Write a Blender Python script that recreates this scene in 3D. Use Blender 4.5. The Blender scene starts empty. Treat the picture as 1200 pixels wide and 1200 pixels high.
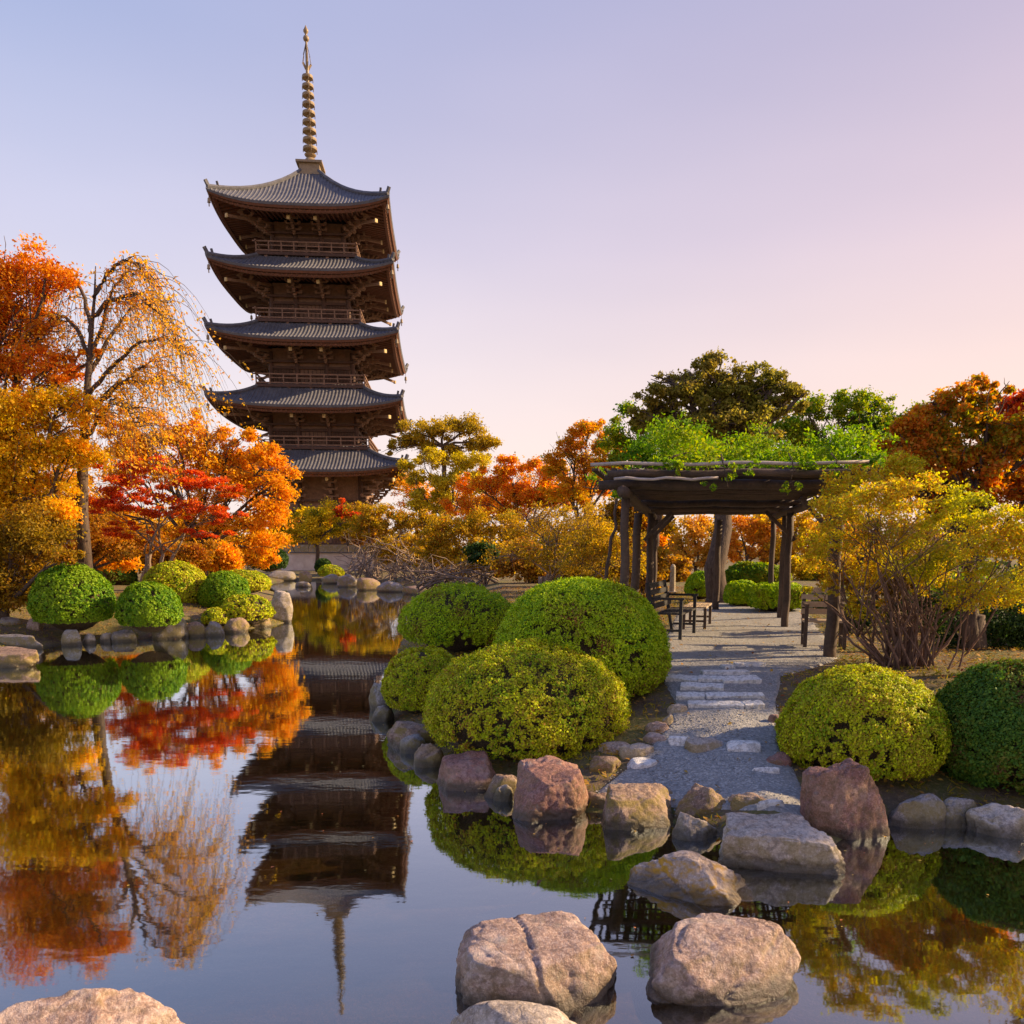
import bpy, math, random
import numpy as np
from mathutils import Vector, noise as mn
rnd = random.Random(7)
rng = np.random.default_rng(11)
S = bpy.context.scene
COL = S.collection
PI = math.pi

# ------------------------------------------------------------------ camera
F, PITCH, PPX, PPY, CH = 947.12, 0.1516, 610.28, 784.3, 2.2   # photograph pixels (1200 square)
cd = bpy.data.cameras.new('camera'); cam = bpy.data.objects.new('camera', cd); COL.objects.link(cam)
cam.location = (0, 0, CH); cam.rotation_euler = (PI/2-PITCH, 0, 0)
cd.sensor_width = 36; cd.lens = F/1200*36
cd.shift_x = -(PPX-600)/1200; cd.shift_y = (PPY-600)/1200
cd.clip_start = .1; cd.clip_end = 2000
S.camera = cam
S.render.resolution_x = S.render.resolution_y = 1024
S.view_settings.view_transform = 'Standard'; S.view_settings.look = 'None'
S.view_settings.exposure = 0.92; S.view_settings.gamma = 1
S.cycles.max_bounces = 7; S.cycles.diffuse_bounces = 3; S.cycles.glossy_bounces = 3
S.cycles.transparent_max_bounces = 6; S.cycles.transmission_bounces = 3
S.cycles.use_denoising = True
S.cycles.sample_clamp_indirect = 4

# ------------------------------------------------------------------ world and sun
SUN_EL, SUN_AZ = math.radians(25), math.radians(82)      # azimuth clockwise from +Y (towards the right of the view)
w = bpy.data.worlds.new('World'); S.world = w; w.use_nodes = True
nt = w.node_tree; nt.nodes.clear()
def N(t, ty, **k):
    n = t.nodes.new(ty)
    for a, b in k.items(): setattr(n, a, b)
    return n
def ramp(t, stops, fac=None, interp='LINEAR'):
    r = N(t, 'ShaderNodeValToRGB'); cr = r.color_ramp; cr.interpolation = interp
    while len(cr.elements) < len(stops): cr.elements.new(.5)
    for e, (p, c) in zip(cr.elements, stops):
        e.position = p; e.color = (c[0], c[1], c[2], 1)
    if fac is not None: t.links.new(fac, r.inputs[0])
    return r.outputs[0]
def lin(r, g, b):
    f = lambda v: ((v/255+.055)/1.055)**2.4 if v > 10 else v/255/12.92
    return (f(r), f(g), f(b))
def mathn(t, op, a, b=None, clamp=False):
    m = N(t, 'ShaderNodeMath', operation=op); m.use_clamp = clamp
    for i, v in enumerate((a, b)):
        if v is None: continue
        if isinstance(v, (int, float)): m.inputs[i].default_value = v
        else: t.links.new(v, m.inputs[i])
    return m.outputs[0]
def mixc(t, fac, a, b, blend='MIX'):
    m = N(t, 'ShaderNodeMix', data_type='RGBA', blend_type=blend)
    for s, v in ((m.inputs[0], fac), (m.inputs[6], a), (m.inputs[7], b)):
        if isinstance(v, (int, float)): s.default_value = v
        elif isinstance(v, tuple): s.default_value = (v[0], v[1], v[2], 1)
        else: t.links.new(v, s)
    return m.outputs[2]
sky = N(nt, 'ShaderNodeTexSky', sky_type='NISHITA', sun_disc=False)
sky.sun_elevation = SUN_EL; sky.sun_rotation = SUN_AZ; sky.air_density = 1.2; sky.dust_density = 2.0; sky.ozone_density = 2.5
tc = N(nt, 'ShaderNodeTexCoord'); sp = N(nt, 'ShaderNodeSeparateXYZ'); nt.links.new(tc.outputs['Generated'], sp.inputs[0])
el = mathn(nt, 'MAXIMUM', sp.outputs[2], 0.0)
# sunset gradient: cool side (left) and warm side (towards the sun)
cool = ramp(nt, [(0, lin(253, 238, 230)), (.10, lin(247, 234, 234)), (.20, lin(232, 226, 236)), (.32, lin(208, 208, 232)), (.48, lin(172, 184, 222)), (.75, lin(118, 146, 204)), (1, lin(84, 116, 188))], el)
warm = ramp(nt, [(0, lin(255, 224, 200)), (.10, lin(255, 226, 209)), (.20, lin(248, 219, 211)), (.32, lin(228, 204, 212)), (.48, lin(203, 186, 206)), (.75, lin(136, 154, 206)), (1, lin(84, 116, 188))], el)
side = mathn(nt, 'MULTIPLY_ADD', sp.outputs[0], .95); nt.nodes[-1].inputs[2].default_value = .42; nt.nodes[-1].use_clamp = True
grad = mixc(nt, side, cool, warm)
nis = mixc(nt, 1.0, sky.outputs[0], (.12, .12, .12), 'MULTIPLY')
cl = N(nt, 'ShaderNodeTexNoise'); cl.inputs['Scale'].default_value = 1.6; cl.inputs['Detail'].default_value = 3
mp = N(nt, 'ShaderNodeMapping'); mp.inputs['Scale'].default_value = (1, 1, 3.5); nt.links.new(tc.outputs['Generated'], mp.inputs[0]); nt.links.new(mp.outputs[0], cl.inputs[0])
veil = ramp(nt, [(.35, (.955, .96, .985)), (.7, (1.05, 1.035, 1.03))], cl.outputs[0])
grad = mixc(nt, 1.0, grad, veil, 'MULTIPLY')
bg = N(nt, 'ShaderNodeBackground'); nt.links.new(mixc(nt, .07, grad, nis), bg.inputs[0]); bg.inputs[1].default_value = .575
wo = N(nt, 'ShaderNodeOutputWorld'); nt.links.new(bg.outputs[0], wo.inputs[0])

sd_ = bpy.data.lights.new('sun', 'SUN'); sun = bpy.data.objects.new('sun', sd_); COL.objects.link(sun)
sd_.energy = 5.0; sd_.angle = math.radians(.6); sd_.color = (1, .72, .40)
v = Vector((math.sin(SUN_AZ)*math.cos(SUN_EL), math.cos(SUN_AZ)*math.cos(SUN_EL), math.sin(SUN_EL)))
sun.rotation_euler = v.to_track_quat('Z', 'Y').to_euler()

# ------------------------------------------------------------------ survey helpers: where a sighted point stands
cP, sP = math.cos(PITCH), math.sin(PITCH)
def ray(px, py):
    u = (px-PPX)/F; t = (PPY-py)/F
    return u, cP+t*sP, -sP+t*cP
def on(px, py, z):                    # point of the level z seen at a pixel
    x, y, d = ray(px, py); k = (z-CH)/d
    return Vector((x*k, y*k, z))
def at(px, py, Y):                    # point at ground distance Y
    x, y, d = ray(px, py); k = Y/y
    return Vector((x*k, Y, CH+d*k))
def proj(x, y, z):
    z -= CH; fw = y*cP-z*sP; up = y*sP+z*cP
    return PPX+F*x/fw, PPY-F*up/fw
def fit_height(x, Y, ry, z, yt, power, shape):     # height at which a rounded body's outline reaches the sighted top
    lo, hi = .02, 6.0
    for _ in range(30):
        h = (lo+hi)/2; c, b = shape(h)
        best = 1e9
        for k in range(19):
            a = math.radians(k*10); dy, dz = math.cos(a), math.sin(a)
            q = (abs(dy)**power+abs(dz)**power)**(-1/power)
            best = min(best, proj(x, Y+dy*q*ry, c+dz*q*b)[1])
        if best < yt: hi = h
        else: lo = h
    return h
def pxm(Y): return Y/F*1.02           # metres per photo pixel at distance Y

# ------------------------------------------------------------------ object helpers
def tag(o, label=None, cat=None, group=None, kind=None):
    if label: o['label'] = label
    if cat: o['category'] = cat
    if group: o['group'] = group
    if kind: o['kind'] = kind
    return o
def empty(name, loc, rz=0):
    o = bpy.data.objects.new(name, None); COL.objects.link(o); o.location = loc; o.rotation_euler = (0, 0, rz)
    o.empty_display_size = .2
    return o
def link(name, me, mat, parent=None, smooth=False):
    o = bpy.data.objects.new(name, me); COL.objects.link(o)
    if mat is not None: me.materials.append(mat)
    if smooth: me.polygons.foreach_set('use_smooth', np.ones(len(me.polygons), dtype=bool))
    if parent is not None:
        o.parent = parent
    return o
def np_mesh(name, co, quads):
    me = bpy.data.meshes.new(name)
    co = np.ascontiguousarray(co, dtype=np.float32); q = np.ascontiguousarray(quads, dtype=np.int32)
    k = q.shape[1]
    me.vertices.add(len(co)); me.vertices.foreach_set('co', co.ravel())
    me.loops.add(q.size); me.loops.foreach_set('vertex_index', q.ravel())
    me.polygons.add(len(q)); me.polygons.foreach_set('loop_start', np.arange(0, q.size, k, dtype=np.int32))
    me.update(calc_edges=True)
    return me
class MB:
    def __init__(s): s.v = []; s.f = []
    def box(s, x0, x1, y0, y1, z0, z1):
        b = len(s.v)
        s.v += [(x0,y0,z0),(x1,y0,z0),(x1,y1,z0),(x0,y1,z0),(x0,y0,z1),(x1,y0,z1),(x1,y1,z1),(x0,y1,z1)]
        s.f += [tuple(b+i for i in q) for q in ((0,3,2,1),(4,5,6,7),(0,1,5,4),(1,2,6,5),(2,3,7,6),(3,0,4,7))]
        return s
    def bar(s, p, q, w_, h_=None):       # square bar from p to q
        h_ = h_ or w_; p = Vector(p); q = Vector(q); d = (q-p).normalized()
        up = Vector((0,0,1)) if abs(d.z) < .95 else Vector((0,1,0))
        a = d.cross(up).normalized()*w_/2; c = a.cross(d).normalized()*h_/2
        b = len(s.v)
        for e in (p, q):
            for i, j in ((-1,-1),(1,-1),(1,1),(-1,1)): s.v.append(tuple(e+a*i+c*j))
        s.f += [tuple(b+i for i in t) for t in ((0,1,2,3),(7,6,5,4),(0,4,5,1),(1,5,6,2),(2,6,7,3),(3,7,4,0))]
        return s
    def tube(s, pts, rad, n=7, wob=0):
        rings = []
        pts = [Vector(p) for p in pts]
        for i, p in enumerate(pts):
            d = (pts[min(i+1, len(pts)-1)]-pts[max(i-1, 0)])
            d = d.normalized() if d.length > 1e-6 else Vector((0,0,1))
            up = Vector((1,0,0)) if abs(d.z) > .8 else Vector((0,0,1))
            a = d.cross(up).normalized(); c = d.cross(a).normalized()
            b = len(s.v); r = rad[i] if hasattr(rad, '__len__') else rad
            for k in range(n):
                t = 2*PI*k/n; rr = r*(1+wob*math.sin(3*t+i*1.3)+wob*.6*math.sin(5*t+i))
                s.v.append(tuple(p+a*math.cos(t)*rr+c*math.sin(t)*rr))
            rings.append(b)
        for b, e in zip(rings, rings[1:]):
            for k in range(n): s.f.append((b+k, b+(k+1) % n, e+(k+1) % n, e+k))
        s.f.append(tuple(rings[0]+k for k in range(n))[::-1]); s.f.append(tuple(rings[-1]+k for k in range(n)))
        return s
    def lathe(s, prof, n=20, c=(0,0)):
        rings = []
        for r, z in prof:
            rings.append(len(s.v))
            for k in range(n): s.v.append((c[0]+r*math.cos(2*PI*k/n), c[1]+r*math.sin(2*PI*k/n), z))
        for b, e in zip(rings, rings[1:]):
            for k in range(n): s.f.append((b+k, b+(k+1) % n, e+(k+1) % n, e+k))
        s.f.append(tuple(rings[0]+k for k in range(n))[::-1]); s.f.append(tuple(rings[-1]+k for k in range(n)))
        return s
    def build(s, name, mat, parent=None, smooth=False, bevel=0):
        me = bpy.data.meshes.new(name); me.from_pydata(s.v, [], s.f); me.update()
        o = link(name, me, mat, parent, smooth)
        if bevel:
            m = o.modifiers.new('bevel', 'BEVEL'); m.width = bevel; m.segments = 2
        return o

# ------------------------------------------------------------------ materials
def newmat(name):
    m = bpy.data.materials.new(name); m.use_nodes = True; t = m.node_tree
    return m, t, t.nodes['Principled BSDF']
def coords(t, scale=1, kind='Object', sc=None):
    c = N(t, 'ShaderNodeTexCoord'); mp = N(t, 'ShaderNodeMapping'); t.links.new(c.outputs[kind], mp.inputs[0])
    mp.inputs['Scale'].default_value = sc or (scale, scale, scale)
    return mp.outputs[0]
def noisetex(t, vec, scale, detail=4, rough=.6, out=0, dist=0):
    n = N(t, 'ShaderNodeTexNoise'); n.inputs['Scale'].default_value = scale; n.inputs['Detail'].default_value = detail
    n.inputs['Roughness'].default_value = rough; n.inputs['Distortion'].default_value = dist
    if vec is not None: t.links.new(vec, n.inputs[0])
    return n.outputs[out]
def bump(t, h, strength, dist, bs, prev=None):
    b = N(t, 'ShaderNodeBump'); b.inputs['Strength'].default_value = strength; b.inputs['Distance'].default_value = dist
    t.links.new(h, b.inputs['Height'])
    if prev: t.links.new(prev, b.inputs['Normal'])
    if bs is not None: t.links.new(b.outputs[0], bs.inputs['Normal'])
    return b.outputs[0]

_leaf = {}
DENS = 2.5
def leaf_mat(name, cols, clump=.9, trans=.55, rough=.6):
    """cols: list of colours from common to rare; colour patches follow a noise through the crown, leaf to leaf scatter on top"""
    if name in _leaf: return _leaf[name]
    m = bpy.data.materials.new(name); m.use_nodes = True; t = m.node_tree; t.nodes.clear()
    g = N(t, 'ShaderNodeNewGeometry')
    v = coords(t, 1)
    n1 = noisetex(t, v, clump, 2, .5)
    a = mathn(t, 'MULTIPLY', n1, 1.5); a = mathn(t, 'SUBTRACT', a, .47)
    r = mathn(t, 'MULTIPLY', g.outputs['Random Per Island'], .5)
    f = mathn(t, 'ADD', a, r, True)
    c = ramp(t, [(i/(len(cols)-1)*.9+.05, q) for i, q in enumerate(cols)], f)
    val = mathn(t, 'MULTIPLY_ADD', mathn(t, 'FRACT', mathn(t, 'MULTIPLY', g.outputs['Random Per Island'], 37.0)), .5); t.nodes[-1].inputs[2].default_value = .75
    hs = N(t, 'ShaderNodeHueSaturation'); t.links.new(c, hs.inputs['Color']); t.links.new(val, hs.inputs['Value'])
    d = N(t, 'ShaderNodeBsdfPrincipled'); t.links.new(hs.outputs[0], d.inputs['Base Color']); d.inputs['Roughness'].default_value = rough
    d.inputs['Specular IOR Level'].default_value = .25
    tr = N(t, 'ShaderNodeBsdfTranslucent')
    hs2 = N(t, 'ShaderNodeHueSaturation'); t.links.new(hs.outputs[0], hs2.inputs['Color']); hs2.inputs['Value'].default_value = 1.3; hs2.inputs['Saturation'].default_value = 1.08
    t.links.new(hs2.outputs[0], tr.inputs[0])
    mx = N(t, 'ShaderNodeMixShader'); mx.inputs[0].default_value = trans
    t.links.new(d.outputs[0], mx.inputs[1]); t.links.new(tr.outputs[0], mx.inputs[2])
    o = N(t, 'ShaderNodeOutputMaterial'); t.links.new(mx.outputs[0], o.inputs[0])
    _leaf[name] = m
    return m
def bark_mat(name, a, b):
    m, t, bs = newmat(name)
    v = coords(t, 1, sc=(1, 1, .22)); n = noisetex(t, v, 22, 5, .65)
    t.links.new(ramp(t, [(.3, a), (.7, b)], n), bs.inputs['Base Color']); bs.inputs['Roughness'].default_value = .9
    bump(t, n, .6, .03, bs)
    return m
BARK = bark_mat('brown bark', (.035, .022, .016), (.14, .095, .07))
BARKP = bark_mat('pale bark', (.12, .085, .065), (.34, .25, .19))
BARKT = bark_mat('twig bark', (.10, .055, .04), (.26, .16, .12))

def rock_mat(name, a, b, c, moss=0.0, lichen=.25, mosscol=(.16, .13, .02)):
    m, t, bs = newmat(name)
    oi = N(t, 'ShaderNodeObjectInfo')
    tcn = N(t, 'ShaderNodeTexCoord'); ad = N(t, 'ShaderNodeVectorMath', operation='ADD'); t.links.new(tcn.outputs['Object'], ad.inputs[0])
    sc = N(t, 'ShaderNodeVectorMath', operation='SCALE'); cmb = N(t, 'ShaderNodeCombineXYZ')
    for i in range(3): t.links.new(oi.outputs['Random'], cmb.inputs[i])
    t.links.new(cmb.outputs[0], sc.inputs[0]); sc.inputs['Scale'].default_value = 40; t.links.new(sc.outputs[0], ad.inputs[1])
    v = ad.outputs[0]
    big = noisetex(t, v, 2.4, 6, .62, dist=.6); fine = noisetex(t, v, 26, 6, .75); mid = noisetex(t, v, 8, 5, .7)
    f = mathn(t, 'ADD', mathn(t, 'MULTIPLY', big, .7), mathn(t, 'MULTIPLY', mid, .3))
    col = ramp(t, [(.32, a), (.5, b), (.66, c)], f)
    vfine = noisetex(t, v, 70, 4, .8)
    col = mixc(t, mathn(t, 'MULTIPLY', ramp(t, [(.5, (0,0,0)), (.58, (1,1,1))], vfine), .35), col, tuple(min(1, x*1.5) for x in c))
    col = mixc(t, mathn(t, 'MULTIPLY', ramp(t, [(.47, (0,0,0)), (.6, (1,1,1))], fine), .6), col, tuple(x*.42 for x in a))
    li = ramp(t, [(.56, (0,0,0)), (.66, (1,1,1))], noisetex(t, v, 6.5, 8, .8))
    col = mixc(t, mathn(t, 'MULTIPLY', li, lichen), col, (.52, .48, .45))
    vo = N(t, 'ShaderNodeTexVoronoi', feature='DISTANCE_TO_EDGE'); vo.inputs['Scale'].default_value = 1.3
    wv = N(t, 'ShaderNodeVectorMath', operation='ADD'); t.links.new(v, wv.inputs[0])
    dn = N(t, 'ShaderNodeTexNoise'); dn.inputs['Scale'].default_value = 3; dn.inputs['Detail'].default_value = 4; t.links.new(v, dn.inputs[0]); t.links.new(dn.outputs[1], wv.inputs[1]); t.links.new(wv.outputs[0], vo.inputs[0])
    crack = ramp(t, [(0, (0,0,0)), (.022, (1,1,1))], vo.outputs[0])
    col = mixc(t, mathn(t, 'MULTIPLY', mathn(t, 'SUBTRACT', 1.0, crack), .30), col, (.08, .055, .045))
    if moss > 0:
        gm = N(t, 'ShaderNodeNewGeometry'); sx = N(t, 'ShaderNodeSeparateXYZ'); t.links.new(gm.outputs['Normal'], sx.inputs[0])
        side_ = ramp(t, [(.40, (1,1,1)), (.85, (0,0,0))], sx.outputs[2])          # moss grows on the damp flanks
        mm = ramp(t, [(.42, (0,0,0)), (.50, (1,1,1))], noisetex(t, v, 4.5, 6, .7))
        mk = mathn(t, 'MULTIPLY', mathn(t, 'MULTIPLY', side_, mm), moss)
        mc = ramp(t, [(.3, mosscol), (.7, (mosscol[0]*1.8, mosscol[1]*1.6, mosscol[2]))], fine)
        col = mixc(t, mk, col, mc)
    gp = N(t, 'ShaderNodeNewGeometry'); sz = N(t, 'ShaderNodeSeparateXYZ'); t.links.new(gp.outputs['Position'], sz.inputs[0])
    wet = ramp(t, [(.045, (1,1,1)), (.11, (0,0,0))], mathn(t, 'ADD', sz.outputs[2], mathn(t, 'MULTIPLY', mathn(t, 'SUBTRACT', mid, .5), .14)))
    col = mixc(t, mathn(t, 'MULTIPLY', wet, .8), col, (.045, .035, .02))
    t.links.new(col, bs.inputs['Base Color'])
    rr = mathn(t, 'SUBTRACT', .74, mathn(t, 'MULTIPLY', wet, .45)); t.links.new(rr, bs.inputs['Roughness'])
    h = mathn(t, 'ADD', mathn(t, 'MULTIPLY', mid, .6), mathn(t, 'MULTIPLY', fine, .5)); h = mathn(t, 'ADD', h, mathn(t, 'MULTIPLY', vfine, .2))
    h = mathn(t, 'ADD', h, mathn(t, 'MULTIPLY', crack, .08))
    bump(t, h, .75, .04, bs)
    return m
R_PINK = rock_mat('pink granite', (.22, .13, .10), (.37, .245, .205), (.58, .47, .42), .25, .4)
R_BROWN = rock_mat('brown rock', (.13, .08, .055), (.27, .17, .12), (.46, .34, .27), .7)
R_PALE = rock_mat('pale rock', (.26, .20, .16), (.45, .37, .31), (.60, .52, .46), .45)
R_MOSS = rock_mat('mossy rock', (.30, .20, .14), (.48, .37, .30), (.60, .50, .46), 1.0, .2, (.34, .20, .02))
R_RED = rock_mat('red rock', (.17, .07, .055), (.28, .13, .10), (.42, .27, .24), .2, .45)
R_GREY = rock_mat('grey rock', (.15, .125, .12), (.27, .235, .22), (.42, .38, .36), .6, .35)
R_SLAB = rock_mat('step stone', (.64, .62, .60), (.76, .74, .72), (.84, .82, .80), 0, .3)

def wood_mat(name, a, b, rough=.75):
    m, t, bs = newmat(name)
    v = coords(t, 1); n = noisetex(t, v, 3, 5, .65, dist=.4); n2 = noisetex(t, v, 28, 4, .7)
    f = mathn(t, 'ADD', mathn(t, 'MULTIPLY', n, .6), mathn(t, 'MULTIPLY', n2, .4))
    t.links.new(ramp(t, [(.34, a), (.64, b)], f), bs.inputs['Base Color']); bs.inputs['Roughness'].default_value = rough
    bump(t, n2, .4, .01, bs)
    return m
WOOD_D = wood_mat('dark temple wood', (.05, .026, .02), (.12, .058, .04))
WOOD_W = wood_mat('weathered wall wood', (.13, .075, .05), (.32, .18, .12))
WOOD_E = wood_mat('red brown eave wood', (.10, .042, .028), (.19, .075, .045))
WOOD_P = wood_mat('pergola wood', (.035, .022, .016), (.11, .07, .05))
WOOD_B = wood_mat('bare pole wood', (.28, .22, .19), (.50, .42, .37))
WOOD_K = wood_mat('black bench wood', (.012, .012, .014), (.03, .026, .026))
WOOD_L = wood_mat('pale bench wood', (.34, .24, .15), (.52, .40, .28))
TIP = wood_mat('ochre painted tip', (.50, .36, .16), (.68, .52, .28))
BRONZE = wood_mat('old bronze', (.17, .12, .07), (.36, .26, .15), .5)
m, t, bs = newmat('roof tiles'); TILE = m
v = coords(t, 1); n = noisetex(t, v, 1.3, 5, .7); n2 = noisetex(t, v, 14, 3, .7)
f = mathn(t, 'ADD', mathn(t, 'MULTIPLY', n, .5), mathn(t, 'MULTIPLY', n2, .5))
t.links.new(ramp(t, [(.3, (.05, .05, .062)), (.5, (.105, .105, .128)), (.7, (.20, .195, .215))], f), bs.inputs['Base Color']); bs.inputs['Roughness'].default_value = .75
bump(t, n2, .3, .05, bs)
m, t, bs = newmat('white plaster'); PLASTER = m
t.links.new(ramp(t, [(.3, (.55, .46, .42)), (.7, (.74, .66, .62))], noisetex(t, coords(t, 1), 2, 5, .7)), bs.inputs['Base Color']); bs.inputs['Roughness'].default_value = .85

# ground
m, t, bs = newmat('garden earth'); EARTH = m
v = coords(t, 1); n = noisetex(t, v, .9, 5, .65); n2 = noisetex(t, v, 30, 4, .8); n3 = noisetex(t, v, 6, 4, .7)
col = ramp(t, [(.36, (.09, .06, .04)), (.48, (.15, .11, .07)), (.56, (.12, .12, .03))], n)
col = mixc(t, ramp(t, [(.5, (0,0,0)), (.62, (1,1,1))], n3), col, (.17, .14, .025))
col = mixc(t, mathn(t, 'MULTIPLY', ramp(t, [(.52, (0,0,0)), (.6, (1,1,1))], n2), .6), col, (.30, .20, .11))
t.links.new(col, bs.inputs['Base Color']); bs.inputs['Roughness'].default_value = .95
bump(t, n2, .8, .04, bs)
# gravel
m, t, bs = newmat('grey gravel'); GRAVEL = m
v = coords(t, 1)
vo = N(t, 'ShaderNodeTexVoronoi'); vo.inputs['Scale'].default_value = 55; t.links.new(v, vo.inputs[0])
sepc = N(t, 'ShaderNodeSeparateColor'); t.links.new(vo.outputs['Color'], sepc.inputs[0])
g1 = ramp(t, [(0, (.21, .207, .205)), (.5, (.28, .276, .27)), (.85, (.35, .34, .33)), (1, (.46, .44, .42))], sepc.outputs[0])
big = noisetex(t, v, 1.1, 4, .6); tan = ramp(t, [(.42, (0,0,0)), (.7, (1,1,1))], big)
g1 = mixc(t, mathn(t, 'MULTIPLY', tan, .5), g1, (.24, .205, .17))
t.links.new(g1, bs.inputs['Base Color']); bs.inputs['Roughness'].default_value = .9
bump(t, vo.outputs[0], .5, .008, bs)
# water
m = bpy.data.materials.new('pond water'); m.use_nodes = True; t = m.node_tree; t.nodes.clear(); WATER = m
v = coords(t, 1, sc=(.6, 1.1, 1)); w1 = noisetex(t, v, 3.2, 2, .5); w2 = noisetex(t, v, 12, 2, .5)
hgt = mathn(t, 'ADD', w1, mathn(t, 'MULTIPLY', w2, .25))
nb = bump(t, hgt, .10, .009, None)
gl = N(t, 'ShaderNodeBsdfGlossy'); gl.inputs['Roughness'].default_value = .03; gl.inputs['Color'].default_value = (.83, .92, 1, 1); t.links.new(nb, gl.inputs['Normal'])
tp = N(t, 'ShaderNodeBsdfTransparent'); tp.inputs[0].default_value = (.60, .48, .30, 1)
lw = N(t, 'ShaderNodeLayerWeight'); lw.inputs[0].default_value = .5; t.links.new(nb, lw.inputs['Normal'])
fac = ramp(t, [(0, (.10,)*3), (.42, (.24,)*3), (.52, (.39,)*3), (.62, (.52,)*3), (.72, (.72,)*3), (.85, (.86,)*3), (1, (.95,)*3)], lw.outputs['Facing'])
mx = N(t, 'ShaderNodeMixShader'); t.links.new(fac, mx.inputs[0]); t.links.new(tp.outputs[0], mx.inputs[1]); t.links.new(gl.outputs[0], mx.inputs[2])
o = N(t, 'ShaderNodeOutputMaterial'); t.links.new(mx.outputs[0], o.inputs[0])

# ------------------------------------------------------------------ terrain
shore_px = [(-420, 800), (-200, 778), (0, 762), (90, 752), (160, 750), (230, 744), (300, 736), (334, 730), (344, 716), (338, 705), (322, 694), (300, 686),
            (318, 681), (350, 680), (400, 680), (440, 683), (480, 688), (505, 697), (500, 712), (474, 740), (462, 770), (446, 800), (452, 830), (480, 868), (515, 893), (570, 918), (610, 938),
            (650, 950), (700, 953), (745, 958), (800, 968), (850, 985), (905, 1002), (960, 1002), (1000, 975), (1050, 968), (1100, 960), (1150, 962), (1190, 972), (1300, 985), (1600, 1040)]
shore = [on(a, b, 0).xy for a, b in shore_px]
pond = [(p.x, p.y) for p in shore] + [(9, -1.5), (4, -2.2), (-4, -2.4), (-12, -1.5), (-24, 4)]
PA = np.array(pond)
def pond_sd(X, Y):                    # signed distance to the pond's edge, positive on land
    X = np.asarray(X, float); Y = np.asarray(Y, float)
    best = np.full(X.shape, 1e9); inside = np.zeros(X.shape, bool)
    n = len(PA)
    for i in range(n):
        a = PA[i]; b = PA[(i+1) % n]; d = b-a
        tt = np.clip(((X-a[0])*d[0]+(Y-a[1])*d[1])/(d@d), 0, 1)
        best = np.minimum(best, (X-a[0]-tt*d[0])**2+(Y-a[1]-tt*d[1])**2)
        c = (a[1] > Y) != (b[1] > Y)
        xi = a[0]+(Y-a[1])*(d[0])/(d[1] if abs(d[1]) > 1e-9 else 1e-9)
        inside ^= c & (X < xi)
    s = np.sqrt(best)
    return np.where(inside, -s, s)
def height(X, Y):
    s = pond_sd(X, Y)
    cap = .70-.38*np.clip((np.asarray(Y)-38)/10, 0, 1)
    land = np.where(s < .35, .12*s/.35, np.minimum(.12+(s-.35)*.24, cap))
    far = np.clip((np.asarray(Y)-76)/12, 0, 1)*np.clip((s-3)/10, 0, 1)*.5
    land = land + far + .02*np.sin(np.asarray(X)*2.1)*np.cos(np.asarray(Y)*1.7)*np.clip(s, 0, 1)
    return np.where(s > 0, land, np.maximum(s*.9, -.55)-.0)
def gz(x, y): return float(height(np.array([x]), np.array([y]))[0])
def axis(lo, hi, step, far, n):
    core = np.arange(lo, hi, step); g = (np.geomspace(1, far, n)-1)
    return np.concatenate([lo-g[::-1][:-1]-step, core, hi+g[1:]])
gx = axis(-13, 8, .14, 700, 34); gy = axis(-3, 22, .14, 900, 60)
GX, GY = np.meshgrid(gx, gy)
GZ = height(GX.ravel(), GY.ravel())
def grid_faces(nx, ny):
    i = np.arange(nx-1)[None, :]+np.arange(ny-1)[:, None]*nx; i = i.ravel()
    return np.stack([i, i+1, i+nx+1, i+nx], 1)
me = np_mesh('ground', np.stack([GX.ravel(), GY.ravel(), GZ], 1), grid_faces(len(gx), len(gy)))
tag(link('ground', me, EARTH, None, True), kind='structure')
# pond water, a sheet with its rim hidden in the banks
wx = np.linspace(-60, 16, 30); wy = np.linspace(-4, 90, 40); A, B = np.meshgrid(wx, wy)
me = np_mesh('pond_water', np.stack([A.ravel(), B.ravel(), A.ravel()*0], 1), grid_faces(30, 40))
tag(link('pond_water', me, WATER), kind='structure')

# gravel path: left and right edge seen in the photo, row by row
rows = [((690, 942), (965, 985)), ((702, 925), (955, 962)), ((722, 908), (948, 940)), ((745, 893), (932, 905)), ((765, 872), (918, 880)), ((785, 848), (912, 850)), ((790, 825), (912, 825)),
        ((770, 790), (918, 792)), ((768, 765), (985, 775)), ((782, 740), (975, 752)), ((790, 722), (960, 735)), ((800, 712), (950, 722)), ((812, 706), (940, 713))]
def solve_on(px, py):
    z = .5
    for _ in range(12):
        p = on(px, py, z); z = .5*z+.5*gz(p.x, p.y)
    return on(px, py, z)
L = [solve_on(*a) for a, b in rows]; Rr = [solve_on(*b) for a, b in rows]
pv = []; nrow = 0; nc = 36
for i in range(len(rows)-1):
    k = 14 if i < 9 else 20
    for j in range(k if i < len(rows)-2 else k+1):
        q = j/k; a = L[i].lerp(L[i+1], q); b = Rr[i].lerp(Rr[i+1], q); nrow += 1; dz_ = -.12*max(0, 1-i-q*1.4) if i == 0 else 0
        for c in range(nc):
            s = c/(nc-1); e = (mn.noise(Vector((a.y*2.3, 5*s, 0)))*.12)*(1 if s in (0, 1) else 0)
            p = a.lerp(b, s); pv.append((p.x+e, p.y, dz_))
pv = np.array(pv); pv[:, 2] = height(pv[:, 0], pv[:, 1])+.02+pv[:, 2]
edge = (np.arange(len(pv)) % nc == 0) | (np.arange(len(pv)) % nc == nc-1); pv[edge, 2] -= .05
pv[:, 2] += np.array([mn.noise(Vector((x*3, y*3, 0)))*.008 for x, y, z in pv])
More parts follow.
